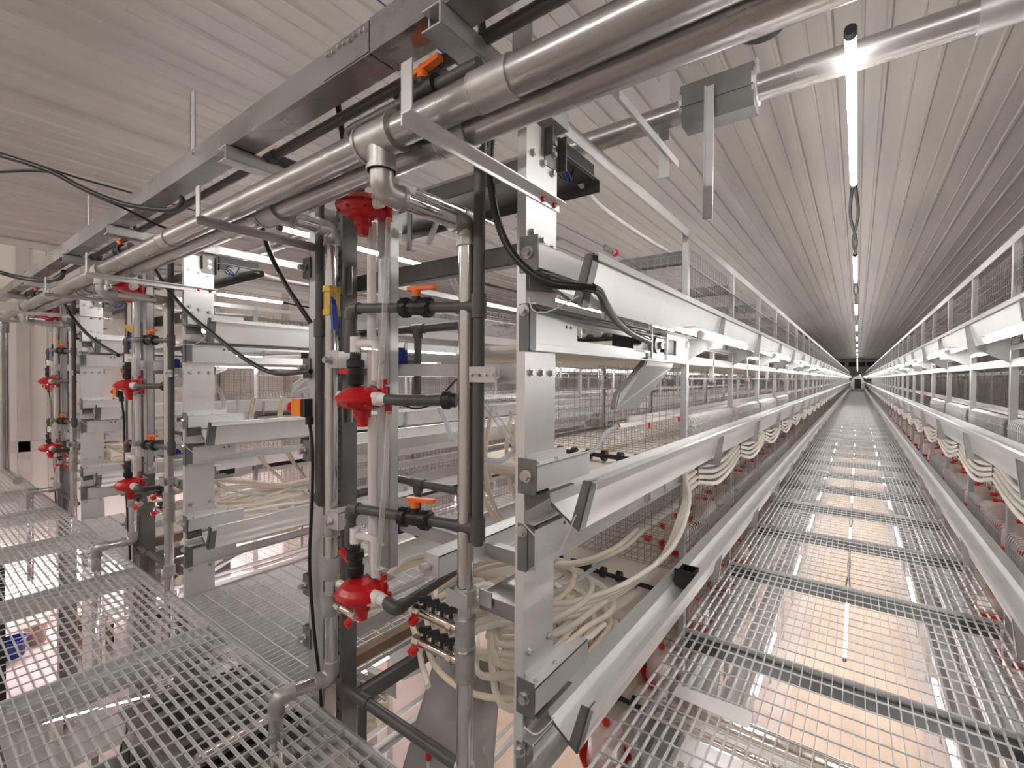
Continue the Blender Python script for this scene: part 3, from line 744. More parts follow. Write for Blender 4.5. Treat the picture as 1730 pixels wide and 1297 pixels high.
# red pressure regulators with their unions, sight tubes and outlets
xg = -1.40
def regulator(zc, nm, top):
    c = V(xg, 1.0, zc)
    t = thing('pressure_regulator', '', 'pressure regulator', c-Z_*.09)
    B().lathe(c, Z_, [(0, -.092), (.019, -.092), (.021, -.062), (.029, -.06), (.031, -.034), (.05, -.03), (.072, -.02), (.088, -.004), (.091, .002), (.091, .012), (.084, .018), (.07, .034), (.045, .046), (0, .05)], 32).build('body', G['red'], t)
    m = B()
    for k in range(8):
        a = 2*math.pi*k/8+.3; q = c+V(math.cos(a)*.078, math.sin(a)*.078, -.012); m.cyl(q-Z_*.006, q+Z_*.004, .007, n=8)
    m.build('screws', G['red'], t)
    p = c+V(.075, .035, 0)
    B().cyl(p+Z_*.0, p+Z_*.075, .014, .011, n=12).build('vent_stub', G['red'], t)
    q = c+V(.086, .046, -.012); B().cyl(q-Z_*.035, q+Z_*.02, .012, n=12).build('tube_socket', G['red'], t)
    q = c+V(.072, -.004, .008); dd = V(1, .1, 0).normalized()
    B().cyl(q, q+dd*.03, .024, n=16).cyl(q+dd*.03, q+dd*.06, .02, .018, n=16).build('outlet', G['white'], t)
    q = c+V(-.07, -.02, .012); B().cyl(q, q+V(-.03, -.01, .006), .014, n=12).build('plug', G['white'], t)
    u = c+V(-.04, 0, .03)
    m = B().lathe(u, Z_, [(.02, 0), (.02, .022), (.03, .026), (.032, .056), (.026, .062), (.026, .082), (.032, .088), (.031, .112), (.02, .118), (.019, .14), (0, .14)], 16)
    m.build('union_valve', G['black'], t)
    if not top:
        m = B().bar(u+V(-.025, -.005, .07), u+V(-.075, -.01, .073 if zc > -.5 else .10), .02, .018); m.build('lever', G['red'], t)
        w = u+Z_*.14
        B().cyl(w-Z_*.01, w+Z_*.055, .019, n=14).build('white_tee', G['white'], t)
        B().tube(fillet([w+Z_*.028, w+V(.098, .01, .03), w+V(.1, .01, -.10)], .02, 5), .0135, 12).build('bypass_tube', MILK, t)
        B().box(c.x-.02, c.x+.09, 1.03, 1.075, zc+.05, zc+.056).build('mount_plate', G['galv'], t)
    return E(t, nm)
zr = [at(617, 352, Y=1.0).z, at(612, 676, Y=1.0).z, at(611, 1001, Y=1.0).z]
regulator(zr[0], 'topmost red pressure regulator, under the roof pipes at the {row}', True)
regulator(zr[1], 'middle red pressure regulator of three at the {row}', False)
regulator(zr[2], 'lowest red pressure regulator of three at the {row}', False)
a = V(xg+.128, 1.002, zr[1]+.008); b = at(766, 676, Y=1.12)
t = thing('pvc_pipe', '', 'pvc pipe', b)
B().tube(fillet([a, a+V(.045, .01, -.002), b], .01, 4), .0185, 12).build('pipe', G['pvc'], t)
d = (b-a).normalized(); B().lathe(b-d*.04, d, [(0, 0), (.022, 0), (.031, .006), (.031, .028), (.024, .034), (.024, .05), (0, .05)], 14).build('union_nut', G['black'], t)
E(t, 'short grey pvc outlet pipe running right from the middle regulator of the {row}')
a = V(xg+.128, 1.002, zr[2]+.008)
pvc([a, a+V(.055, .0, -.012), at(772, 962, Y=1.42)], .0185, .03, 'bent grey pvc outlet pipe of the lowest regulator of the {row}')
E(one(B().tube([at(657, 368, Y=.985), at(650, 520, Y=.985), at(642, 655, Y=.985)], .009, 10), 'sight_tube', CLEAR, '', 'tube'), 'upper thin clear sight tube hanging in front of the mounting post of the {row}')
E(one(B().tube([at(657, 695, Y=.985), at(648, 840, Y=.985), at(637, 962, Y=.985)], .009, 10), 'sight_tube', CLEAR, '', 'tube'), 'lower thin clear sight tube hanging in front of the mounting post of the {row}')
E(one(B().cyl(at(628, 378, Y=1.045), at(628, 655, Y=1.045), .0165, n=14), 'milky_tube', MILK, '', 'tube'), 'upper milky white vertical tube between the regulators of the {row}')
E(one(B().cyl(at(629, 700, Y=1.045), at(630, 950, Y=1.045), .0165, n=14), 'milky_tube', MILK, '', 'tube'), 'lower milky white vertical tube between the regulators of the {row}')

# nickel manifolds with four black taps each
def manifold(xa, xb, z, tmpl, ntap=4):
    y = 1.1; s = 1 if xb > xa else -1
    t = thing('hose_manifold', '', 'manifold', ((xa+xb)/2, y, z-.02))
    B().cyl((xa, y, z), (xb, y, z), .0155, n=14).build('tube', G['nickel'], t)
    B().cyl((xa+.02*s, y, z), (xa+.04*s, y, z), .021, n=8, smooth=False).cyl((xb-.03*s, y, z), (xb, y, z), .021, n=8, smooth=False).build('hex_nut', G['nickel'], t)
    B().cyl((xb-.015*s, y-.01, z-.018), (xb-.015*s, y-.035, z-.03), .0155, n=14).build('red_cap', G['cup'], t)
    for k in range(ntap):
        x = xa+(xb-xa)*(.22+.2*k)
        tp = B().cyl((x, y+.01, z+.004), (x, y+.05, z+.016), .009, n=10).build('tap', G['nickel'], t)
        B().cyl((x, y+.01, z+.012), (x, y+.012, z+.03), .007, n=8).bar((x-.02, y+.006, z+.036), (x+.02, y+.018, z+.048), .014, .02).build('tap_handle', G['black'], tp)
    return E(t, tmpl)
manifold(xr-.03, xr-.235, zm1, 'upper nickel hose manifold with four black taps on the zinc riser of the {row}')
manifold(xr-.03, xr-.235, zm2, 'lower nickel hose manifold with four black taps on the zinc riser of the {row}')
manifold(xl+.03, xl+.17, -.95, 'short nickel hose manifold under the lowest regulator of the {row}', 2)
# drive arms and their blue motors
for i, (x, z, y1, nm) in enumerate(((-1.115, -.62, 1.66, 'right lower'), (-1.675, -.58, 1.5, 'left lower'), (-1.68, .065, 1.5, 'left upper'))):
    t = thing('belt_drive_bracket', '', 'bracket', (x, 1.3, z-.035))
    B().box(x-.035, x+.035, 1.065, y1, z+.031, z+.035).box(x+.031, x+.035, 1.065, y1, z-.035, z+.035).box(x-.035, x-.031, 1.065, y1, z-.035, z+.035).box(x+.03, x+.05, 1.15, y1, z-.035, z-.031).build('channel', G['sheet'], t)
    B().box(x-.035, x+.035, 1.06, 1.065, z-.035, z+.035).build('end_face', G['galv'], t)
    B().hexbolt((x-.012, 1.06, z-.004), -Y_, .014, .03).build('bolt', G['bolt'], t)
    E(t, '%s galvanized belt drive arm with a bolted end at the {row}' % nm)
for (u, v, y, nm) in ((763, 912, 1.34, 'right lower'), (667, 880, 1.30, 'left lower'), (665, 606, 1.30, 'upper')):
    p = at(u, v, Y=y); w = .032
    t = thing('gear_motor', '', 'motor', p-Z_*.05)
    m = B().box(p.x-w, p.x+w, y-.02, y+.05, p.z-.045, p.z+.04).box(p.x-w*.8, p.x+w*.8, y-.026, y-.02, p.z-.037, p.z+.032).box(p.x-w*.85, p.x+w*.85, y-.01, y+.04, p.z-.052, p.z+.048); m.build('housing', G['blue'], t)
    B().box(p.x-.014, p.x+.006, y-.03, y-.026, p.z+.005, p.z+.022).build('badge', G['black'], t)
    B().cyl((p.x, y+.05, p.z), (p.x, y+.12, p.z), .022, n=12).build('gearbox', G['dark'], t)
    E(t, '%s small blue gear motor on the belt drive of the {row}' % nm)
# dust plate between riser and wide post
t = thing('dust_plate', '', 'plate', (-.90, 1.25, -.74))
B().box(xr+.035, X0-.035, 1.13, 1.42, -.70, -.696).box(xr+.035, X0-.035, 1.13, 1.134, -.745, -.70).build('tray', G['duct'], t)
B().box(xr-.04, xr+.045, 1.058, 1.064, -.725, -.675).box(xr-.045, xr-.04, 1.058, 1.14, -.725, -.675).box(xr+.04, xr+.09, 1.12, 1.126, -.725, -.675).build('clamp', G['galv'], t)
E(t, 'dull metal plate between zinc riser and wide end post of the {row}')
t = thing('post_cleat', '', 'bracket', (-.87, 1.11, -.02))
B().box(xp-.02, xp+.085, 1.078, 1.082, -.018, .03).build('plate', G['galv'], t); B().box(xp+.06, X0-.03, 1.13, 1.134, -.022, .028).build('strap', G['galv'], t)
for k in range(4): B().hexbolt((xp-.008+.028*k, 1.078, .006), -Y_, .006, .008).build('bolt', G['bolt'], t)
E(t, 'four-bolt cleat joining the pvc downpipe to the wide post of the {row}')
# drive boxes on the belt rails, and the scraper chute under the upper one
for i, L in enumerate(TIER[:3]):
    z = L-.165; y0, y1 = 2.08, 2.70
    t = thing('drive_box', '', 'drive box', (X0+.02, 2.5, z-.10))
    B().box(X0+.008, X0+.012, y0, y1, z-.105, z-.07).box(X0+.008, X0+.012, y0+.27, y1, z+.01, z+.035).box(X0+.008, X0+.012, y0+.42, y1, z-.07, z+.01).box(X0-.02, X0+.05, y0+.15, y1+.04, z+.035, z+.039).build('frame', G['sheet'], t)
    B().box(X0-.02, X0+.002, y0+.26, y0+.43, z-.07, z+.012).build('dark_window', G['black'], t)
    for y in (y0+.03, y0+.24):
        m = B().box(X0+.016, X0+.022, y-.006, y+.006, z-.12, z+.07).box(X0-.01, X0+.022, y-.006, y+.006, z+.064, z+.07)
        m.build('strap', G['galv'], t)
    B().cyl((X0+.004, y0+.13, z-.03), (X0+.014, y0+.13, z-.03), .04, n=18).build('sprocket', G['dark'], t)
    B().cyl((X0+.014, y0+.15, z-.03), (X0+.03, y0+.15, z-.03), .018, n=12).build('hub', G['bolt'], t)
    B().box(X0-.01, X0+.005, y0+.05, y0+.10, z, z+.03).build('terminal', G['green'], t)
    B().cyl((X0+.012, y1-.03, z), (X0+.026, y1-.03, z), .02, n=14).build('axle_cap', G['bolt'], t)
    if i != 2: B().box(X0-.1, X0, y0-.14, y0-.02, z-.1, z+.02).build('motor_cover', G['black'], t)
    E(t, '%s belt drive box with a sprocket on the rail of the {row}' % ('upper', 'middle', 'lower')[i])
    if i == 0:
        q = [at(u, v, X=X0+.02-.0*v) for u, v in ((1094, 604), (1139, 609), (1134, 621), (1090, 617))]
        w = [at(u, v, X=X0-.03) for u, v in ((1046, 664), (1040, 692), (1074, 690))]
        m = B().prism(q, (.003, 0, 0)).prism([q[3], q[2], w[2], w[1], w[0]], (.003, 0, 0)).prism([q[0]-V(0, .012, 0), q[0], q[3], w[0], w[1], w[1]-V(0, .012, 0), w[0]-V(0, .016, 0), q[3]-V(0, .014, 0)], (-.02, 0, 0))
        E(one(m, 'scraper_chute', G['grey'], '', 'chute'), 'slanted grey sheet chute hanging from the upper drive box of the {row}')
# emergency stop on the narrow post
p = at(508, 688, Y=1.05)
t = thing('emergency_stop', '', 'switch', p-Z_*.035)
B().box(p.x-.04, p.x+.03, 1.03, 1.062, p.z-.036, p.z+.036).build('box', G['yellow'], t)
B().box(p.x+.031, p.x+.058, 1.034, 1.07, p.z-.038, p.z+.038).build('back', G['black'], t)
B().lathe((p.x-.04, 1.046, p.z), V(-1, -.25, 0), [(.012, 0), (.012, .012), (.02, .016), (.021, .026), (.014, .032), (0, .033)], 18).build('button', G['cup'], t)
B().cyl((p.x+.05, 1.06, p.z-.036), (p.x+.05, 1.06, p.z-.07), .016, n=12).build('gland', G['black'], t)
stop = E(t, 'orange emergency stop box with a red button on the narrow post of the {row}')
E(one(B().tube(spline([(p.x+.05, 1.06, p.z-.06), (p.x+.058, 1.07, p.z-.18), at(527, 850, Y=1.08), at(523, 950, Y=1.10), at(530, 1060, Y=1.10), at(540, 1150, Y=1.10), at(545, 1230, Y=1.10)], 6), .007, 7), 'stop_cable', G['black'], '', 'cable'), 'black cable running down the narrow end post of the {row}')
# roof side brackets on both posts, arms under the cable tray
for i, x in enumerate((X0, XL+.02)):
    t = thing('pipe_bracket', '', 'bracket', (x, .95, .555))
    B().box(x, x+.03, .655, 1.30, .553, .557).box(x, x+.004, .655, 1.30, .53, .557).build('angle', G['plate'] if i == 0 else G['galv'], t)
    B().box(x, x+.034, .655, .659, .557, .66).build('end_tab', G['galv'], t)
    for y in (1.2, 1.265): B().hexbolt((x+.004, y, .542), X_, .007, .008).build('bolt', G['cup'] if i == 0 else G['bolt'], t)
    E(t, 'angle bracket carrying the roof pipes from the %s post of the {row}' % ('wide' if i == 0 else 'narrow'))
    t = thing('tray_bracket', '', 'bracket', (x, 1., .79))
    B().box(x-.03, x+.03, .74, 1.31, .832, .836).box(x-.03, x+.03, .74, 1.31, .785, .789).box(x+.026, x+.03, .74, 1.31, .785, .836).box(x-.03, x-.026, .76, 1.31, .785, .836).build('channel', G['galv'], t)
    E(t, 'hollow square arm under the cable tray above the %s post of the {row}' % ('wide' if i == 0 else 'narrow'))
# cream hoses coiled behind the manifolds, and clear hoses to the drinker pipes
rnd = random.Random(3)
for i in range(8):
    z = zm1 if i < 4 else zm2; k = i % 4
    x0 = xr-.03-.205*(.22+.2*k)
    cx, cy = -1.27+.03*(k-1.5), 1.72+.05*rnd.random(); ra, rb = .30+.05*k+.03*rnd.random(), .34+.05*k
    zc = -.92-.035*i
    pts = [V(x0, 1.15, z+.016), V(x0+.01, 1.25, z+.03), V(x0+.05, 1.38, z+.01)]
    a0 = -1.1
    for q in range(11 if i % 2 else 15):
        a = a0+q*.55
        pts.append(V(min(-.885, cx+ra*math.cos(a)), cy+rb*math.sin(a), zc-.006*q+.02*math.sin(2.3*a+i)))
    E(one(B().tube(spline(pts, 5), .0125, 9), 'coiled_hose', G['hose'] if i % 3 else G['hoseold'], '', 'hose', None), '{0} cream hose coiled behind the nickel manifolds of the {{row}}'.format(ORD[i]))
for i in range(4):
    zz = -.86-.03*i
    pts = [V(-1.62-.02*i, 1.16, -.93), V(-1.58, 1.4, zz+.05), V(-1.4, 1.72+.05*i, zz), V(-1.1, 1.9+.07*i, zz-.02), V(-.95, 2.1+.1*i, zz+.02), V(-.98, 2.5+.1*i, zz+.01)]
    if i > 1: pts = [V(-1.62, 1.16, -.94), V(-1.5, 1.3, -.98), V(-1.3, 1.36+.04*i, -1.04-.02*i), V(-1.05, 1.25, -1.06), V(-.95, 1.42+.06*i, -1.12), V(-1.0, 1.8, -1.2)]
    E(one(B().tube(spline(pts, 6), .012, 8), 'loose_hose', G['hoseold'] if i % 2 else G['hose'], '', 'hose'), '{0} loose cream hose lying across the belt of the {{row}}'.format(ORD[i]))
for i in range(4):
    pts = [V(-1.55-.05*(i % 2), 1.9+.25*(i//2), -.2), V(-1.57-.05*(i % 2), 1.88+.25*(i//2), -.45), V(-1.55-.05*(i % 2), 1.95+.25*(i//2), -.72), V(-1.45, 2.1+.2*(i//2), -.95)]
    E(one(B().tube(spline(pts, 6), .012, 8), 'hanging_hose', G['hoseold'], '', 'hose'), '{0} yellowed hose hanging down inside the end of the {{row}}'.format(ORD[i]))
def chose(pts, tmpl, m=None, r=.0105, rib=None):
    n = 10 if rib is None else 26
    E(one(B().tube(spline(pts, n), r, 10, True, rib), 'clear_hose', m or CLEARB, '', 'hose'), tmpl)
a = V(-1.05, 2.38, TIER[1]+.03); chose([a, a+V(-.01, -.12, -.02), at(1005, 758, Y=2.05), at(965, 775, Y=1.85), at(930, 782, Y=1.7)], 'clear hose running to the drinker pipe above the middle belt of the {row}')
a = V(-1.05, 2.38, TIER[2]+.02); chose([a, a+V(.005, -.1, -.02), at(1000, 962, Y=2.0), at(950, 995, Y=1.75), at(905, 1002, Y=1.5), at(850, 975, Y=1.35)], 'clear hose running to the drinker pipe above the bottom belt of the {row}')
chose([at(815, 678, Y=1.5), at(838, 705, Y=1.5), at(860, 738, Y=1.48), at(878, 757, Y=1.45)], 'ribbed clear hose dropping behind the pvc downpipe of the {row}', CLEAR, .013, .18)
chose([at(816, 776, Y=1.42), at(845, 778, Y=1.42), at(868, 762, Y=1.42), at(880, 745, Y=1.42)], 'bluish clear hose bending under the belt roll of the {row}')
chose([at(815, 553, Y=1.45), at(835, 563, Y=1.42), at(858, 561, Y=1.42), at(882, 545, Y=1.42)], 'greenish clear hose bending above the upper belt roll of the {row}', CLEAR)
chose([at(742, 690, Y=1.9), at(752, 708, Y=1.9), at(764, 745, Y=1.85)], 'ribbed bluish hose seen between the risers of the {row}', CLEARB, .013, .18)
chose([at(757, 440, Y=1.6), at(764, 470, Y=1.6), at(778, 500, Y=1.6)], 'ribbed clear hose near the roof pipes of the {row}', CLEAR, .013, .18)
# sloping sheet and frame below the platform level
t = thing('sloping_sheet', '', 'sheet', (-1.3, 1.6, -1.6))
p0, p1, p2, p3 = at(742, 1085, Y=2.0), at(846, 1125, Y=1.8), at(832, 1310, Y=1.25), at(676, 1310, Y=1.3)
B().prism([p0, p1, p2, p3], (0, .003, -.003)).build('panel', G['grey'], t)
E(t, 'broad sloping grey sheet below platform level at the foot of the {row}')
a, b = at(548, 1142, Y=1.16), at(800, 1032, Y=2.6); b.z = a.z; b.x = a.x
E(one(B().bar(a, b, .012, .075).bar(a+Z_*.037+X_*.02, b+Z_*.037+X_*.02, .05, .006), 'dusty_rail', G['brown'], '', 'rail'), 'dusty brown rail running back from the foot of the narrow post of the {row}')
a, b = at(640, 1215, Y=1.35), at(905, 1045, Y=2.4); b.z = a.z = -1.42; b.x = a.x
t = thing('belt_drive', '', 'belt drive', (a.x, 1.5, -1.6))
B().box(a.x-.02, a.x+.02, 1.25, 2.6, -1.40, -1.395).box(a.x+.016, a.x+.02, 1.25, 2.6, -1.46, -1.40).build('dark_rail', G['dark'], t)
c = at(652, 1145, Y=1.62)
B().box(c.x-.13, c.x+.11, 1.60, 1.605, c.z-.06, c.z+.04).box(c.x-.13, c.x+.11, 1.56, 1.605, c.z+.036, c.z+.04).build('bearing_plate', G['sheet'], t)
B().cyl((c.x-.05, 1.598, c.z-.02), (c.x-.05, 1.6, c.z-.02), .012, n=12).build('hole', G['black'], t)
B().cyl((c.x-.12, 1.55, c.z-.03), (c.x+.1, 1.55, c.z-.045), .01, n=10).build('shaft', G['nickel'], t)
B().cyl((c.x+.02, 1.5, c.z-.12), (c.x+.1, 1.52, c.z-.10), .05, n=18).build('pulley', G['hoseold'], t)
B().prism([at(655, 1105, Y=1.8), at(664, 1088, Y=1.8), at(702, 1080, Y=1.8), at(716, 1100, Y=1.8), at(712, 1135, Y=1.8), at(680, 1150, Y=1.8)], (0, .004, 0)).build('guard_plate', G['sheet'], t)
E(t, 'belt drive frame with a bright bearing plate below platform level at the {row}')
t = thing('drain_tube', '', 'tube', at(726, 1296, Y=1.16))
B().cyl(at(724, 1262, Y=1.16), at(724, 1282, Y=1.16), .011, n=10).build('red_cap', G['red'], t); B().cyl(at(724, 1282, Y=1.16), at(726, 1330, Y=1.16), .008, n=8).build('tube', CLEAR, t)
E(t, 'thin clear drain tube with a red cap at the foot of the {row}')
# bare white strings tying the trough ends
for i, (a, b, c, d) in enumerate((((893, 503), (902, 525), (930, 525), (978, 500)), ((884, 884), (915, 915), (945, 930), (973, 870)), ((886, 1228), (905, 1240), (925, 1225), (935, 1212)))):
    y = (1.12, 1.13, 1.14, 1.19)
    pts = [at(*q, X=X0+w) for q, w in zip((a, b, c, d), (.01, .05, .06, .14 if i < 2 else .06))]
    E(one(B().tube(spline(pts, 6), .0022, 6), 'tie_string', G['white'], '', 'string'), '{0} white tie string at the feed trough ends of the {{row}}'.format(('upper', 'middle', 'lower')[i]))
# tension spring over the cage top and white conduit
a, b = V(-.93, 1.3, .54), V(-.93, 2.9, .54); c = at(1022, 418, X=-.93); dd = (b-a).normalized()
t = thing('tension_spring', '', 'spring', c)
a.z = b.z = c.z
B().tube([a, c], .002, 5).tube([c+Y_*.12, c+Y_*.5-Z_*.02], .002, 5).build('cable', G['dark'], t)
B().tube([c+Y_*(.10*k/60)+V(math.cos(k*.7)*.013, 0, math.sin(k*.7)*.013) for k in range(61)], .0025, 5).build('coil', G['bolt'], t)
B().cyl(c+Y_*.10, c+Y_*.118, .017, n=12).build('red_end', G['cup'], t)
E(t, 'red-ended tension spring on its cable above the top trough of the {row}')
E(one(B().tube(spline([(-.86, 1.36, .72), at(965, 292, X=-.86), at(1010, 345, X=-.88), at(1075, 392, X=-.9), at(1132, 427, X=-.92)], 8), .011, 10), 'white_conduit', G['white'], '', 'conduit'), 'sagging white conduit tube under the top rail of the {row}')
t = thing('junction_box', '', 'junction box', (-.83, 1.45, .70))
B().box(-.88, -.80, 1.33, 1.37, .70, .79).box(-.875, -.80, 1.37, 1.58, .735, .79).build('housing', G['black'], t)
for k in range(3): B().tube(spline([(-.84+.01*k, 1.37, .735), (-.83+.01*k, 1.38+.02*k, .69), (-.82, 1.43, .685-.006*k), (-.82, 1.46, .735)], 6), .004, 6).build('wire_loop', G['blue'] if k else G['black'], t)
E(t, 'black junction box with hanging wires behind the wide post of the {row}')

for k in (1, 2):
    for o, tm in ENDS:
        if k == 2 and o.name.split('.')[0] in ('tension_spring', 'drain_tube', 'sloping_sheet', 'belt_drive', 'dusty_rail'): continue
        dup(o, (-PITCHX*k, 0, 0), tm.format(row=ROWN[k]))

# ---------------------------------------------------------------- overhead services running across the rows
t = thing('cable_tray', 'large closed galvanized cable tray running across the top of the cage rows', 'cable tray', (-3, .8, .838))
yb0, yb1, zb0, zb1 = .757, .845, .838, .924
B().box(-8.1, -1.03, yb0, yb1, zb0, zb1).box(-1.027, 2.2, yb0-.002, yb1+.002, zb0-.002, zb1+.002).build('body', G['duct'], t)
B().box(-1.24, -1.031, yb0-.003, yb0, zb0+.004, zb1-.002).box(-1.24, -1.031, yb0-.002, yb1-.01, zb0-.003, zb0).build('joint_plate', G['duct'], t)
for i, x in enumerate((-1.22, -1.205, -1.19, -1.165, -1.14, -1.115, -1.09, -1.065, -1.045)): B().hexbolt((x, yb0-.003, zb1-.018-.002*(i % 3)), -Y_, .005, .006).build('screw', G['bolt'], t)
for x in (-2.2, -4.9): B().hexbolt((x, yb0, zb1-.02), -Y_, .005, .005).build('screw', G['bolt'], t)
for i, x in enumerate((-4.02, -2.30, -.66, 1.2)):
    p = ('fourth', 'third', 'second', 'first')[i]
    one(B().box(x-.022, x+.022, .79, .795, zb1, (1.16, 1.21, ceil_z(x), ceil_z(x))[i]).box(x-.022, x-.018, .79, .81, zb1, (1.16, 1.21, ceil_z(x), ceil_z(x))[i]), 'hanger_strip', G['galv'], '%s flat hanger strip from the right, on top of the cable tray' % p, 'hanger', 'hanger strips of the cable tray')
for i, (y, z, xa, xb, lab) in enumerate(((.77, .613, -7.55, 1.4, 'front zinc water main running across the rows below the cable tray'), (.862, .607, -7.3, 1.4, 'rear zinc water main running across the rows behind the front one'))):
    t = thing('water_main', lab, 'water pipe', (-3, y, z-.04))
    B().cyl((xa, y, z), (xb, y, z), .039, n=22).build('pipe', G['pipe'], t)
    for x in ((-.62, -2.52, -4.9) if i == 0 else (-2.05, -.82, -4.6)): B().cyl((x-.05, y, z), (x+.05, y, z), .0425, n=22).cyl((x-.052, y, z), (x-.046, y, z), .0435, n=22).cyl((x+.046, y, z), (x+.052, y, z), .0435, n=22).build('coupling', G['cast'], t)
    for k in range(3):
        x = (xr if i == 0 else xl)-PITCHX*k
        m = B().cyl((x-.062, y, z), (x+.062, y, z), .0455, n=22).cyl((x-.068, y, z), (x-.058, y, z), .049, n=22).cyl((x+.058, y, z), (x+.068, y, z), .049, n=22)
        if i == 0: m.cyl((x, y, z), (x, y, z-.085), .036, n=18).cyl((x, y, z-.075), (x, y, z-.085), .04, n=18)
        else: m.cyl((x, y, z), (x, y+.075, z), .036, n=18).cyl((x, y+.065, z), (x, y+.075, z), .04, n=18)
        m.build('tee', G['cast'], t)
t = thing('supply_riser', 'large bright vertical supply pipe at the left end of the water mains', 'water pipe', (-7.55, .77, -1.1))
B().tube(fillet([(-7.55, .77, .613), (-7.6, .77, .613), (-7.62, .77, .5), (-7.62, .77, -1.1)], .06), .05, 18).build('pipe', G['vpipe'], t)
B().cyl((-7.62, .77, .56), (-7.62, .77, .45), .058, n=18).build('elbow_rim', G['cast'], t)
one(B().cyl((-7.7, .77, -1.08), (-6.75, .78, -1.08), .036, n=16), 'supply_pipe', G['vpipe'], 'bright horizontal supply pipe low at the left edge beside the pump', 'water pipe')
t = thing('dosing_pump', 'black dosing pump with a tall black column beside the left supply pipe', 'pump', (at(40, 720, Y=1.2).x, 1.2, -1.05))
px = at(40, 720, Y=1.2).x
B().box(px-.12, px+.22, 1.1, 1.3, -1.02, -.92).cyl((px-.14, 1.2, -.95), (px-.05, 1.2, -.95), .07, n=16).build('base', G['black'], t)
B().cyl((px+.03, 1.2, -.92), (px+.03, 1.2, -.38), .04, n=14).cyl((px+.03, 1.2, -.38), (px+.03, 1.2, -.32), .03, n=14).build('column', G['black'], t)
for z in (-.8, -.5): B().cyl((px-.08, 1.2, z), (px+.14, 1.2, z), .03, n=12).build('clamp', G['black'], t)
B().box(px+.13, px+.2, 1.08, 1.1, -.9, -.8).box(px+.11, px+.22, 1.1, 1.25, -.92, -.76).build('control_head', G['black'], t)
B().box(px+.14, px+.19, 1.075, 1.08, -.89, -.82).build('label', G['white'], t)
B().tube([(px+.03, 1.2, -.32), (px+.03, 1.2, .7)], .003, 6).build('pull_cord', G['dark'], t)
t = thing('pvc_main', 'dark grey pvc main running across the rows behind the cable tray', 'pvc pipe', (-3, .9, .83))
B().cyl((-7.2, .90, .845), (1.2, .90, .845), .0175, n=12).build('pipe', G['pvc'], t)
for k in range(3):
    for x in (xq, xp): B().cyl((x-.035-PITCHX*k, .9, .845), (x+.035-PITCHX*k, .9, .845), .022, n=12).build('tee', G['pvc'], t)
for k in range(3):
    a = at(590, 190, Y=.84)-X_*PITCHX*k; b = at(690, 168, Y=.84)-X_*PITCHX*k
    a.z = b.z = .735; x0, x1 = a.x, b.x
    t = thing('pvc_pipe', 'grey pvc bypass above the water mains over the %s' % ROWN[k], 'pvc pipe', (x0, .84, .66))
    B().tube(fillet([(x0, .84, .66), (x0, .84, .735), (x1+.03, .84, .735), (x1+.25, .84, .735)], .025), .0175, 12).build('pipe', G['pvc'], t)
    B().cyl((x0-.0, .84, .69), (x0, .84, .655), .024, n=12).build('socket', G['pvc'], t)
    c = V(x1+.055, .84, .735); tt = thing('ball_valve', 'black ball valve with an orange lever above the water mains over the %s' % ROWN[k], 'valve', c-Z_*.03)
    B().lathe(c, X_, [(0, -.06), (.03, -.058), (.031, -.03), (.024, -.026), (.026, 0), (.024, .026), (.031, .03), (.03, .058), (0, .06)], 16).cyl(c, c+Z_*.036, .016, n=12).build('body', G['black'], tt)
    B().cyl(c+Z_*.034, c+Z_*.056, .014, n=12).bar(c-X_*.035+Z_*.058, c+X_*.065+Z_*.07, .02, .013).build('lever', G['orange'], tt)

# auger pipe over the cage tops, its hopper and brackets
t = thing('feed_auger_pipe', 'long zinc feed pipe crossing above the cage tops beyond the water mains', 'feed pipe', (0, 1.8, .95))
B().cyl((-9.3, 1.8, 1.0), (3.2, 1.8, 1.0), .043, n=22).build('pipe', G['pipe'], t)
for x in (.30, -3.4): B().cyl((x-.05, 1.8, 1.0), (x+.05, 1.8, 1.0), .047, n=22).build('coupling', G['galv'], t)
t = thing('feed_outlet', 'dark sheet metal outlet box on the feed pipe over the right walkway', 'outlet box', (-.42, 1.8, .92))
x0, x1 = -.535, -.295
B().prism([(x0, 1.735, .985), (x0, 1.865, .985), (x0, 1.865, 1.06), (x0, 1.80, 1.075), (x0, 1.735, 1.06)], (x1-x0, 0, 0)).prism([(x0+.0, 1.74, .985), (x0, 1.86, .985), (x0, 1.84, .925), (x0, 1.76, .925)], (x1-x0, 0, 0)).build('box', G['dark'], t)
for x in (x0, x1): B().cyl((x-.006, 1.8, 1.01), (x+.006, 1.8, 1.01), .068, n=20).box(x-.004, x+.004, 1.79, 1.81, 1.05, 1.10).build('flange', G['galv'], t)
one(B().box(-.445, -.415, 1.722, 1.728, .555, 1.02).box(-.445, -.441, 1.712, 1.728, .555, 1.02), 'slide_rod', G['galv'], 'long flat metal slide handle hanging from the feed pipe outlet box', 'handle')
a, b = at(1040, 155, X=-.62), at(1140, 278, X=-.62); b.z = a.z
one(B().bar(a, b, .03, .004).bar(a+X_*.014-Z_*.014, b+X_*.014-Z_*.014, .004, .03), 'support_angle', G['galv'], 'angle iron under the feed pipe pointing towards the right walkway', 'bracket')
one(B().box(-.655, -.615, 1.86, 1.865, .80, ceil_z(.6)), 'hanger_strip', G['galv'], 'flat hanger strip of the feed pipe beside its outlet box', 'hanger')
one(B().box(-.72, -.66, .96, .965, .76, ceil_z(.7)).box(-.72, -.716, .965, .99, .76, ceil_z(.7)), 'hanger_strip', G['galv'], 'wide flat hanger strip above the wide post of the nearest row', 'hanger')
p = at(1285, 58, Z=2.40)
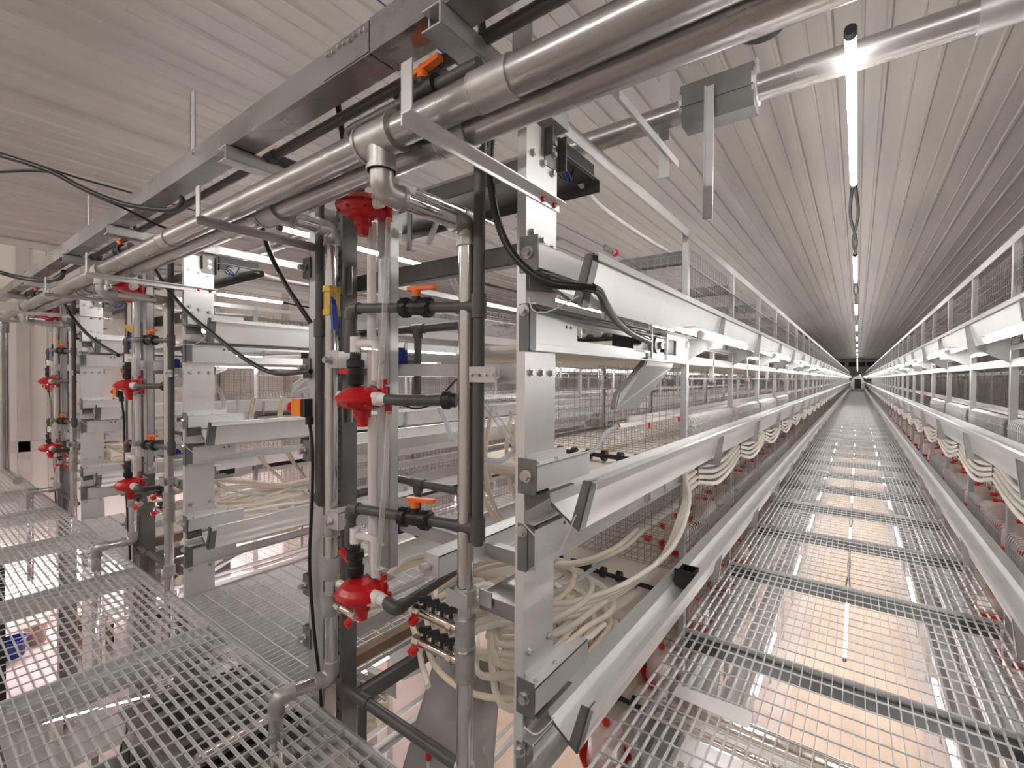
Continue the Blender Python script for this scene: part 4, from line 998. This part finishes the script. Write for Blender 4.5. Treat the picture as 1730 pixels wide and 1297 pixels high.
one(B().lathe(p+Z_*.06, -Z_, [(0, 0), (.16, 0), (.15, .03), (.10, .06), (0, .07)], 28), 'ceiling_dome', G['black'], 'black round dome on the ceiling peeking out below the water mains', 'dome')

# black conduits and cables
def cable(px, r, label, name='black_cable', m=None, corr=False):
    pts = [at(u, v, **{('Y' if s > 0 else 'X'): abs(s) if s > 0 else s}) for (u, v, s) in px]
    sp = spline(pts, 24 if corr else 8)
    return one(B().tube(sp, r, 9, True, -.14 if corr else None), name, m or G['hoseblack'], label, 'cable')
cable([(812, 30, .93), (822, 120, .97), (832, 190, 1.0), (828, 262, 1.0), (832, 330, 1.02), (850, 400, 1.05), (885, 450, 1.06), (930, 478, 1.08), (975, 484, 1.12), (1005, 488, 1.16)], .012, 'thick black corrugated conduit hanging down past the wide post', 'black_conduit', None, True)
cable([(1001, 486, -.60), (1013, 494, -.60), (1024, 516, -.62), (1040, 540, -.66), (1066, 562, -.72), (1098, 578, -.76)], .013, 'black conduit running along the top trough to the drive box', 'black_conduit')
cable([(655, 150, .9), (690, 182, .95), (705, 205, 1.0)], .010, 'short black cable leaving the cable tray above the red regulator')
cable([(570, 170, .9), (577, 215, .93), (580, 235, .95)], .010, 'short black cable dropping from the cable tray to the water main')
cable([(443, 385, 1.0), (455, 425, 1.03), (480, 475, 1.05), (505, 515, 1.07), (525, 545, 1.1)], .0105, 'black conduit hanging from the tray to the narrow post of the nearest row', 'black_conduit')
cable([(222, 372, .95), (240, 410, 1.0), (268, 465, 1.04), (312, 522, 1.05), (370, 572, 1.06), (420, 610, 1.07), (465, 630, 1.08), (525, 627, 1.08)], .011, 'long sagging black conduit crossing in front of the second row to the narrow post', 'black_conduit')
cable([(108, 512, 1.0), (130, 545, 1.04), (160, 575, 1.05), (200, 600, 1.08)], .014, 'black conduit sagging from the mains to the third row', 'black_conduit')
cable([(0, 262, -3.1), (45, 275, -3.0), (92, 292, -2.9), (140, 318, -2.8), (200, 342, -2.65), (250, 352, -2.5), (290, 354, -2.38), (308, 342, .75), (306, 334, .758)], .0115, 'thick black cable sagging at the upper left and entering the cable tray')
cable([(0, 290, -3.1), (50, 288, -3.0), (85, 290, -2.92)], .007, 'thin black cable beside the thick one at the upper left')
cable([(90, 292, -2.92), (150, 325, -2.9), (210, 352, -2.88), (262, 378, -2.87), (280, 385, -2.87)], .006, 'thin black cable branching down from the thick one to the pvc pipe')
cable([(0, 460, -5.3), (30, 468, -5.2), (70, 474, -4.95), (100, 470, .77), (108, 458, .78)], .016, 'black cable sagging into the far end of the cable tray')
cable([(630, -4, 1.6), (650, 9, 1.6), (790, 122, 1.62), (905, 212, 1.65)], .005, 'dark blue cable running along the ceiling', 'blue_cable', G['blue'])
one(B().tube([at(0, 258, X=-5.2), at(130, 300, X=-5.2), at(330, 356, X=-5.2)], .008, 6), 'black_cable', G['black'], 'straight thin black cable under the ceiling at the upper left', 'cable')
cable([(680, 684, 1.2), (705, 690, 1.22), (735, 678, 1.25), (772, 640, 1.3)], .004, 'thin black wire looping below the middle regulator outlet')
for k, z in enumerate((.56, .52)):
    one(B().tube([(-.97, 1.32, z), (-.97, 3.9, z)], .002, 5), 'steel_cable', G['dark'], '%s thin steel cable stretched over the top tier of the nearest row' % ('upper', 'lower')[k], 'cable')

# ---------------------------------------------------------------- far end of the walkway
t = thing('end_trolley', 'white framed machine standing at the far end of the right walkway', 'machine', (0, 65, GZ))
for s in (-1, 1):
    B().prism([(.02+.68*s, 65, GZ), (.02+.30*s, 65, GZ), (.02+.30*s, 65, .10), (.02+.46*s, 65, .10), (.02+.68*s, 65, -.45)], (0, .3, 0)).build('side_panel', G['white'], t)
B().box(-.30, .34, 65, 65.3, .02, .30).box(.06, .30, 65, 65.3, .30, .52).build('top_panel', G['white'], t)
B().box(-.28, .32, 65.1, 65.2, -1.1, .02).build('dark_opening', G['black'], t)
B().box(-.66, .70, 64.9, 65.4, GZ, -1.08).build('base', G['grey'], t)

# ---------------------------------------------------------------- machinery under the front platform and the walkway
t = thing('cross_conveyor', 'long grey cross conveyor under the front platform', 'conveyor', (-1.9, .7, -2.3))
B().box(-3.0, -.7, .45, .95, -1.98, -1.94).build('belt', G['grey'], t)
B().box(-3.0, -.7, .40, .44, -2.1, -1.86).box(-3.0, -.7, .96, 1.0, -2.1, -1.86).build('side_frame', G['galv'], t)
for k in range(7): B().cyl((-2.9+.34*k, .45, -2.0), (-2.9+.34*k, .95, -2.0), .03, n=12).build('roller', G['nickel'], t)
for x in (-2.8, -.9): B().box(x-.03, x+.03, .42, .48, FLOOR, -2.1).build('leg', G['dark'], t)
t = thing('collector_box', 'dull metal collector box with slots under the front platform', 'machine', (-2.6, 1.2, -2.4))
B().box(-3.0, -2.1, .75, 1.6, -2.2, -1.75).box(-3.05, -2.05, .7, 1.65, -1.76, -1.74).build('housing', G['duct'], t)
m = B()
for k in range(6): m.box(-2.95+.15*k, -2.85+.15*k, .695, .7, -2.05, -1.85).box(-2.95+.15*k, -2.86+.15*k, .8, 1.4, -1.7405, -1.738)
m.build('slots', G['black'], t)
B().cyl((-2.3, .8, -1.70), (-2.3, 1.3, -1.70), .035, n=12).build('chrome_roll', G['nickel'], t)
for x in (-2.95, -2.15): B().box(x-.02, x+.02, 1.0, 1.04, FLOOR, -2.2).build('leg', G['dark'], t)
t = thing('collector_box', 'grey control cabinet on the ground floor below the platform by the left wall', 'cabinet', (-6.2, 1.6, FLOOR))
B().box(-6.5, -5.9, 1.9, 2.4, FLOOR, -2.2).build('housing', G['black'], t); B().box(-6.45, -5.95, 1.88, 1.9, FLOOR+.1, -2.25).build('door', G['dark'], t)
for i, x in enumerate((-7.6, -8.6)):
    t = thing('dark_cabinet', ('dark cabinet standing before the lower left wall', 'dark cabinet next to the lower left corner of the wall')[i], 'cabinet', (x, 1.5, FLOOR))
    B().box(x-.2, x+.2, .2+1.9*i, .75+1.9*i, FLOOR, -2.1).build('housing', G['black'], t); B().box(x+.2, x+.205, .25+1.9*i, .7+1.9*i, FLOOR+.1, -2.2).build('door', G['dark'], t)
for i, (u, v, r, h, mm, lab, nm, cat) in enumerate(((20, 1108, .14, .22, 'blue', 'blue tub standing on the ground floor below the platform', 'tub', 'tub'), (60, 1085, .12, .2, 'brown', 'round brown bucket on the ground floor beside the blue tub', 'bucket', 'bucket'), (95, 1240, .05, .35, 'nickel', 'chrome can standing under the front platform', 'chrome_can', 'can'), (118, 1225, .05, .35, 'nickel', 'second chrome can standing beside the other under the front platform', 'chrome_can', 'can'))):
    p = at(u, v, Z=FLOOR if i < 2 else -2.75)
    B0 = B().lathe((p.x, p.y, FLOOR if i < 2 else -2.75), Z_, [(0, 0), (r*.85, 0), (r, h), (r*1.06, h), (r*1.06, h-.02), (r*.98, h-.02) if i < 2 else (0, h)], 22)
    if i < 2: B0.lathe((p.x, p.y, FLOOR+.01), Z_, [(0, .01), (r*.83, .01), (r*.95, h-.01)], 22)
    one(B0, nm, G[mm], lab, cat)
p = at(150, 1085, Z=FLOOR)
t = thing('crate', 'brown crate standing on the ground floor below the platform', 'crate', (p.x, p.y, FLOOR))
B().box(p.x-.3, p.x+.3, p.y-.2, p.y-.18, FLOOR, FLOOR+.3).box(p.x-.3, p.x+.3, p.y+.18, p.y+.2, FLOOR, FLOOR+.3).box(p.x-.3, p.x-.28, p.y-.2, p.y+.2, FLOOR, FLOOR+.3).box(p.x+.28, p.x+.3, p.y-.2, p.y+.2, FLOOR, FLOOR+.3).box(p.x-.3, p.x+.3, p.y-.2, p.y+.2, FLOOR, FLOOR+.02).build('sides', G['brown'], t)
t = thing('work_bench', 'low metal bench below the front platform with chrome cylinders on it', 'bench', (-2.7, .5, FLOOR))
pb = at(106, 1235, Z=-2.75)
B().box(pb.x-.45, pb.x+.45, pb.y-.3, pb.y+.3, -2.79, -2.75).build('top', G['galv'], t)
for sx in (-1, 1):
    for sy in (-1, 1): B().box(pb.x+.42*sx-.02, pb.x+.42*sx+.02, pb.y+.27*sy-.02, pb.y+.27*sy+.02, FLOOR, -2.79).build('leg', G['dark'], t)
for i, (pts, lab) in enumerate((
    (((330, 1297, -1.9), (345, 1240, -1.85), (395, 1225, -1.85), (440, 1262, -1.9), (455, 1300, -2.0)), 'black looped hose below the front platform near its right corner'),
    (((300, 1180, -2.1), (330, 1215, -2.05), (380, 1250, -2.0), (430, 1255, -2.0), (480, 1300, -2.1)), 'long black hose lying below the front platform'),
    (((200, 1180, -2.6), (215, 1230, -2.55), (205, 1275, -2.6), (240, 1310, -2.7)), 'dark cable loop below the middle of the front platform'))):
    one(B().tube(spline([at(u, v, Z=z) for u, v, z in pts], 8), .02 if i < 2 else .009, 8), 'black_hose', G['hoseblack'], lab, 'hose')
p = at(345, 1130, Z=-1.75)
t = thing('fan_unit', 'round grey fan housing below the front platform', 'fan', (p.x, p.y, -1.9))
B().lathe((p.x, p.y, -1.9), Z_, [(0, 0), (.16, 0), (.17, .02), (.17, .12), (.15, .14), (.05, .15), (0, .15)], 26).build('housing', G['duct'], t)
B().cyl((p.x, p.y, -1.75), (p.x, p.y, -1.72), .04, n=16).build('hub', G['nickel'], t)
# cross conveyor right below the near end of the right walkway
t = thing('cross_roller', 'chrome cross rollers in a frame right below the near end of the right walkway', 'roller', (-.3, 2.0, -1.7))
a = at(1075, 1195, Z=-1.53); b = at(1300, 1290, Z=-1.53)
B().cyl((-.74, a.y, -1.53), (.65, a.y, -1.53), .022, n=12).build('front_rod', G['nickel'], t)
B().cyl((-.74, a.y+.22, -1.60), (.65, a.y+.22, -1.60), .055, n=20).build('roller', G['nickel'], t)
B().box(-.74, .65, a.y+.05, a.y+.06, -1.72, -1.52).box(-.74, .65, a.y-.12, a.y-.11, -1.8, -1.62).build('guide_plate', G['sheet'], t)
B().box(-.75, -.735, a.y-.15, a.y+.35, -1.8, -1.5).box(.645, .66, a.y-.15, a.y+.35, -1.8, -1.5).build('side_plate', G['galv'], t)
c = [at(u, v, Z=GZ+.002) for u, v in ((1146, 1157), (1264, 1200), (1272, 1206), (1268, 1224), (1262, 1230), (1135, 1173))]
one(B().prism(c, (0, 0, .002)), 'loose_plate', G['white'], 'pale rectangular sheet lying on the right walkway grating in front', 'plate')
t = thing('trough_motor', 'black motor box inside the bottom trough left of the right walkway', 'motor', (X0+.1, 2.6, -1.05))
B().box(X0+.06, X0+.066, 2.38, 2.5, -1.06, -.98).box(X0+.134, X0+.14, 2.38, 2.5, -1.06, -.98).box(X0+.06, X0+.14, 2.494, 2.5, -1.06, -.98).box(X0+.06, X0+.14, 2.38, 2.5, -1.06, -1.05).build('box', G['black'], t); B().box(X0+.055, X0+.15, 2.37, 2.38, -1.05, -.965).build('front_plate', G['black'], t)
